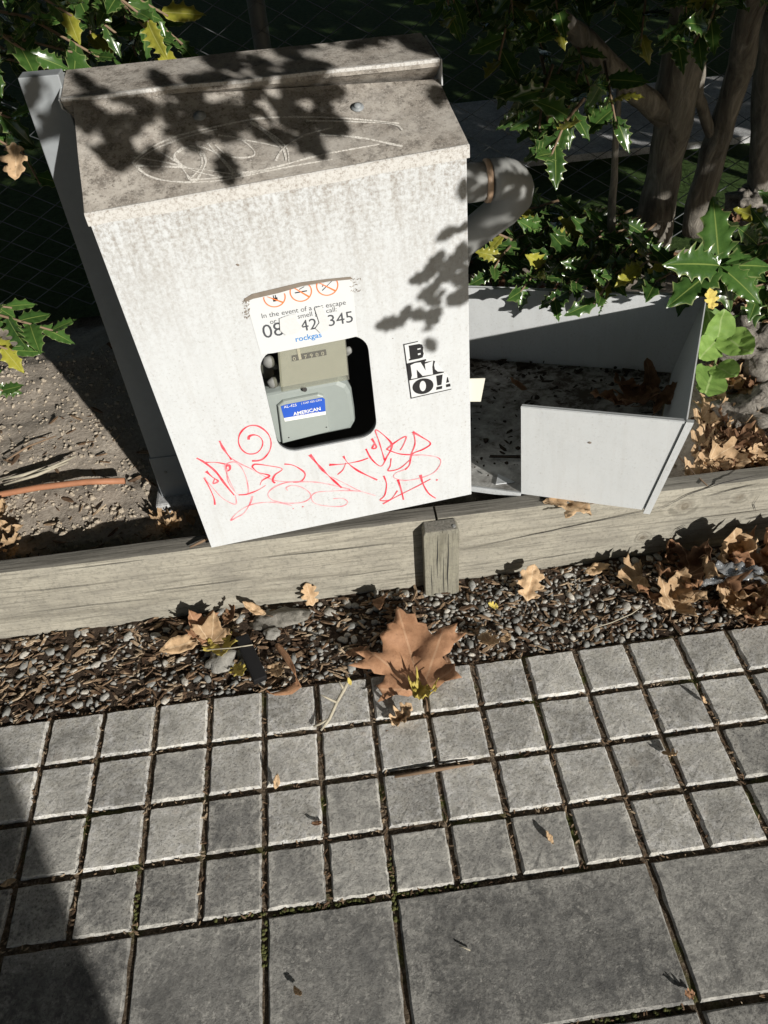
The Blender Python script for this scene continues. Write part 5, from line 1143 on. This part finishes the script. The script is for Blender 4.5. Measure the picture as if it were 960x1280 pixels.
# trees at the upper right
T1b = atY(812, 330, 1.12); HT = plant('holly_tree', T1b, 'dark trunked holly tree with hanging foliage at the upper right', 'tree')
trunk(HT, [T1b, atY(832, 200, 1.10), atY(858, 60, 1.06), atY(878, -60, 1.02), atY(900, -400, .95)], [.050, .044, .046, .044, .035])
trunk(HT, [atY(838, 150, 1.08), atY(800, 120, 1.05), atY(742, 62, 1.0), atY(700, 20, .95), atY(640, -60, .9)], [.028, .026, .024, .018, .012], 'limb')
T2b = atY(868, 290, 1.2); HT2 = plant('holly_tree', T2b, 'slender leaning trunk right of the main holly trunk', 'tree')
trunk(HT2, [T2b, atY(890, 190, 1.18), atY(915, 120, 1.16), atY(945, 0, 1.1), atY(975, -160, 1.05)], [.036, .034, .032, .030, .026])
trunk(HT2, [atY(895, 180, 1.18), atY(872, 120, 1.15), atY(880, 40, 1.12)], [.016, .014, .010], 'limb')
T3b = atY(955, 270, 1.3); HT3 = plant('holly_tree', T3b, 'shaded trunk at the far right edge behind the slender one', 'tree')
trunk(HT3, [T3b, atY(960, 120, 1.28), atY(985, -60, 1.22)], [.045, .04, .035])
for i in range(34):
    px = rnd(560, 800) if i < 26 else rnd(800, 980); py = rnd(-60, 190) if i < 26 else rnd(-60, 60); dd = rnd(1.35, 1.75)
    if py > 120 and px < 640: px += 80
    sprig(HT if i < 26 else HT2, D(px+rnd(-30, 60), py-rnd(50, 90), dd+.08), D(px, py+rnd(0, 40), dd), 8, .068, .04)
# the holly crown beside the camera whose shade dapples the box and darkens the background
def hva(h, v, a): return Vector((.5*a+.866*h, -.866*a+.5*h, (v+.342*a)/.94))
B = hva(2.6, 0, 1.0); B.z = -.02; SH = plant('holly_tree', B, 'overhanging holly tree just outside the right of the view, shading the box', 'tree')
trunk(SH, [B, B+Vector((-.1, .05, .9)), B+Vector((-.4, .1, 1.7)), hva(1.2, 1.5, 1.2), hva(.3, 1.3, 1.1)], [.08, .07, .05, .03, .01])
mb = MB(); cnt = 0
def in_view(p, m=.16):
    q = p-CAM; f = q.dot(_fw)
    return f > 0 and abs(q.dot(CR))/max(f, .01) < 480/FPX+m/max(f, .05) and abs(q.dot(CU))/max(f, .01) < 640/FPX+m/max(f, .05)
def dens(h, v):
    c = noise.noise(Vector((h*5.5, v*5.5, 11))); c2 = noise.noise(Vector((h*14, v*14, 4)))
    if h < .53:
        if v < .76:
            q = ((h-.462-(v-.64)*.28)/.060)**2+((v-.64)/.120)**2; return .66 if q+c2*1.1 < .75 and h > .33 else 0
        if v < .895+.03*c2+(.03 if h < .16 else 0)-(.05 if h > .30 else 0): return 0
        if v < 1.02: return .95 if c+.5*c2 > -.02-.8*(v-.92) else 0
        if v < 1.38 and h < .36: return .9 if c+.4*c2 > .26 else 0
        return 1
    lo = .62 if h < .74 else (.80 if h < 1.2 else .80-.34*min(1, (h-1.2)/.16))
    return 1 if v > lo+.04*c else 0
HLOW = [holly_low(k) for k in range(2)]
for i in range(21000):
    near = i < 9000
    if near: h = rnd(-.3, .85); v = rnd(.42, 1.22); a = rnd(.70, 1.0)
    else: h = rnd(-1.6, 4.6); v = rnd(.36, 2.7); a = rnd(.8, 2.0)
    if not near and h < .8 and v < 1.15: continue
    if random.random() > dens(h, v)*(.40 if near else 1): continue
    s = (.040 if v < .76 else .046) if near else .13
    V, F, U = random.choice(HLOW); d = Vector((random.gauss(0, 1), random.gauss(0, 1), random.gauss(0, .6))); p = hva(h, v, a)
    if in_view(p, .05 if near else .2) or (p-CAM).length < .25: continue
    mb.add(V, F, leaf_matrix(p, d, SUND+Vector((rnd(-.7, .7), rnd(-.7, .7), rnd(-.7, .7))), s*rnd(.8, 1.2)), U); cnt += 1
o = mb.build('crown', 'holly_green', SH, True, uv=True); o.matrix_parent_inverse = SH.matrix_world.inverted(); tag(o, kind='stuff')
# unseen plane tree, added so its crown keeps open sky off bed and pavers
B = Vector((-3.6, -2.6, -.02)); PT = plant('sky_block_tree', B, 'unseen tall plane tree added behind the viewer, its crown blocking open sky', 'tree')
trunk(PT, [B, B+Vector((.1, .1, 1.6)), B+Vector((.6, .5, 2.9)), B+Vector((1.8, 1.6, 4.0)), B+Vector((3.4, 2.8, 4.6))], [.26, .22, .18, .11, .05])
trunk(PT, [B+Vector((.5, .4, 2.7)), B+Vector((.4, 2.0, 3.9)), B+Vector((1.2, 4.6, 4.8))], [.14, .1, .04], 'limb')
trunk(PT, [B+Vector((.5, .4, 2.7)), B+Vector((2.2, .2, 4.2)), B+Vector((5.2, .6, 5.0))], [.14, .1, .04], 'limb')
mb = MB(); LP = [leaf_geo('palmate', 77+k, .2, .1, .03, 0) for k in range(3)]
for i in range(17000):
    x = rnd(-7.5, 8.0); y = rnd(-6.0, 9.0); z = rnd(2.5, 5.2)+.25*noise.noise(Vector((x, y, 0)))
    v_ = z*.94-.342*(.5*x-.866*y)
    if v_ < 1.6 or noise.noise(Vector((x*.8, y*.8, z*.8))) < -.34: continue
    V, F, U = random.choice(LP); mb.add(V, F, TRS((x, y, z), rnd(0, 6.3), rnd(-.6, .6), rnd(-.6, .6), rnd(.22, .36)), U)
o = mb.build('crown', 'leaf_crown', PT, True, uv=True); o.matrix_parent_inverse = PT.matrix_world.inverted(); tag(o, kind='stuff')
# unseen stand-in pole, added to cast the shadow on the lower left pavers
p = hva(-.628, 0, 2.6); p.z = -.01
mb = MB(); mb.tube([p, p+Vector((0, 0, 2)), p+Vector((0, 0, 6))], [.19, .185, .16], 20); tag(mb.build('shadow_pole', 'pole_wood', None, True), 'unseen round stand-in pole added behind the viewer to shadow the lower left pavers', 'pole')
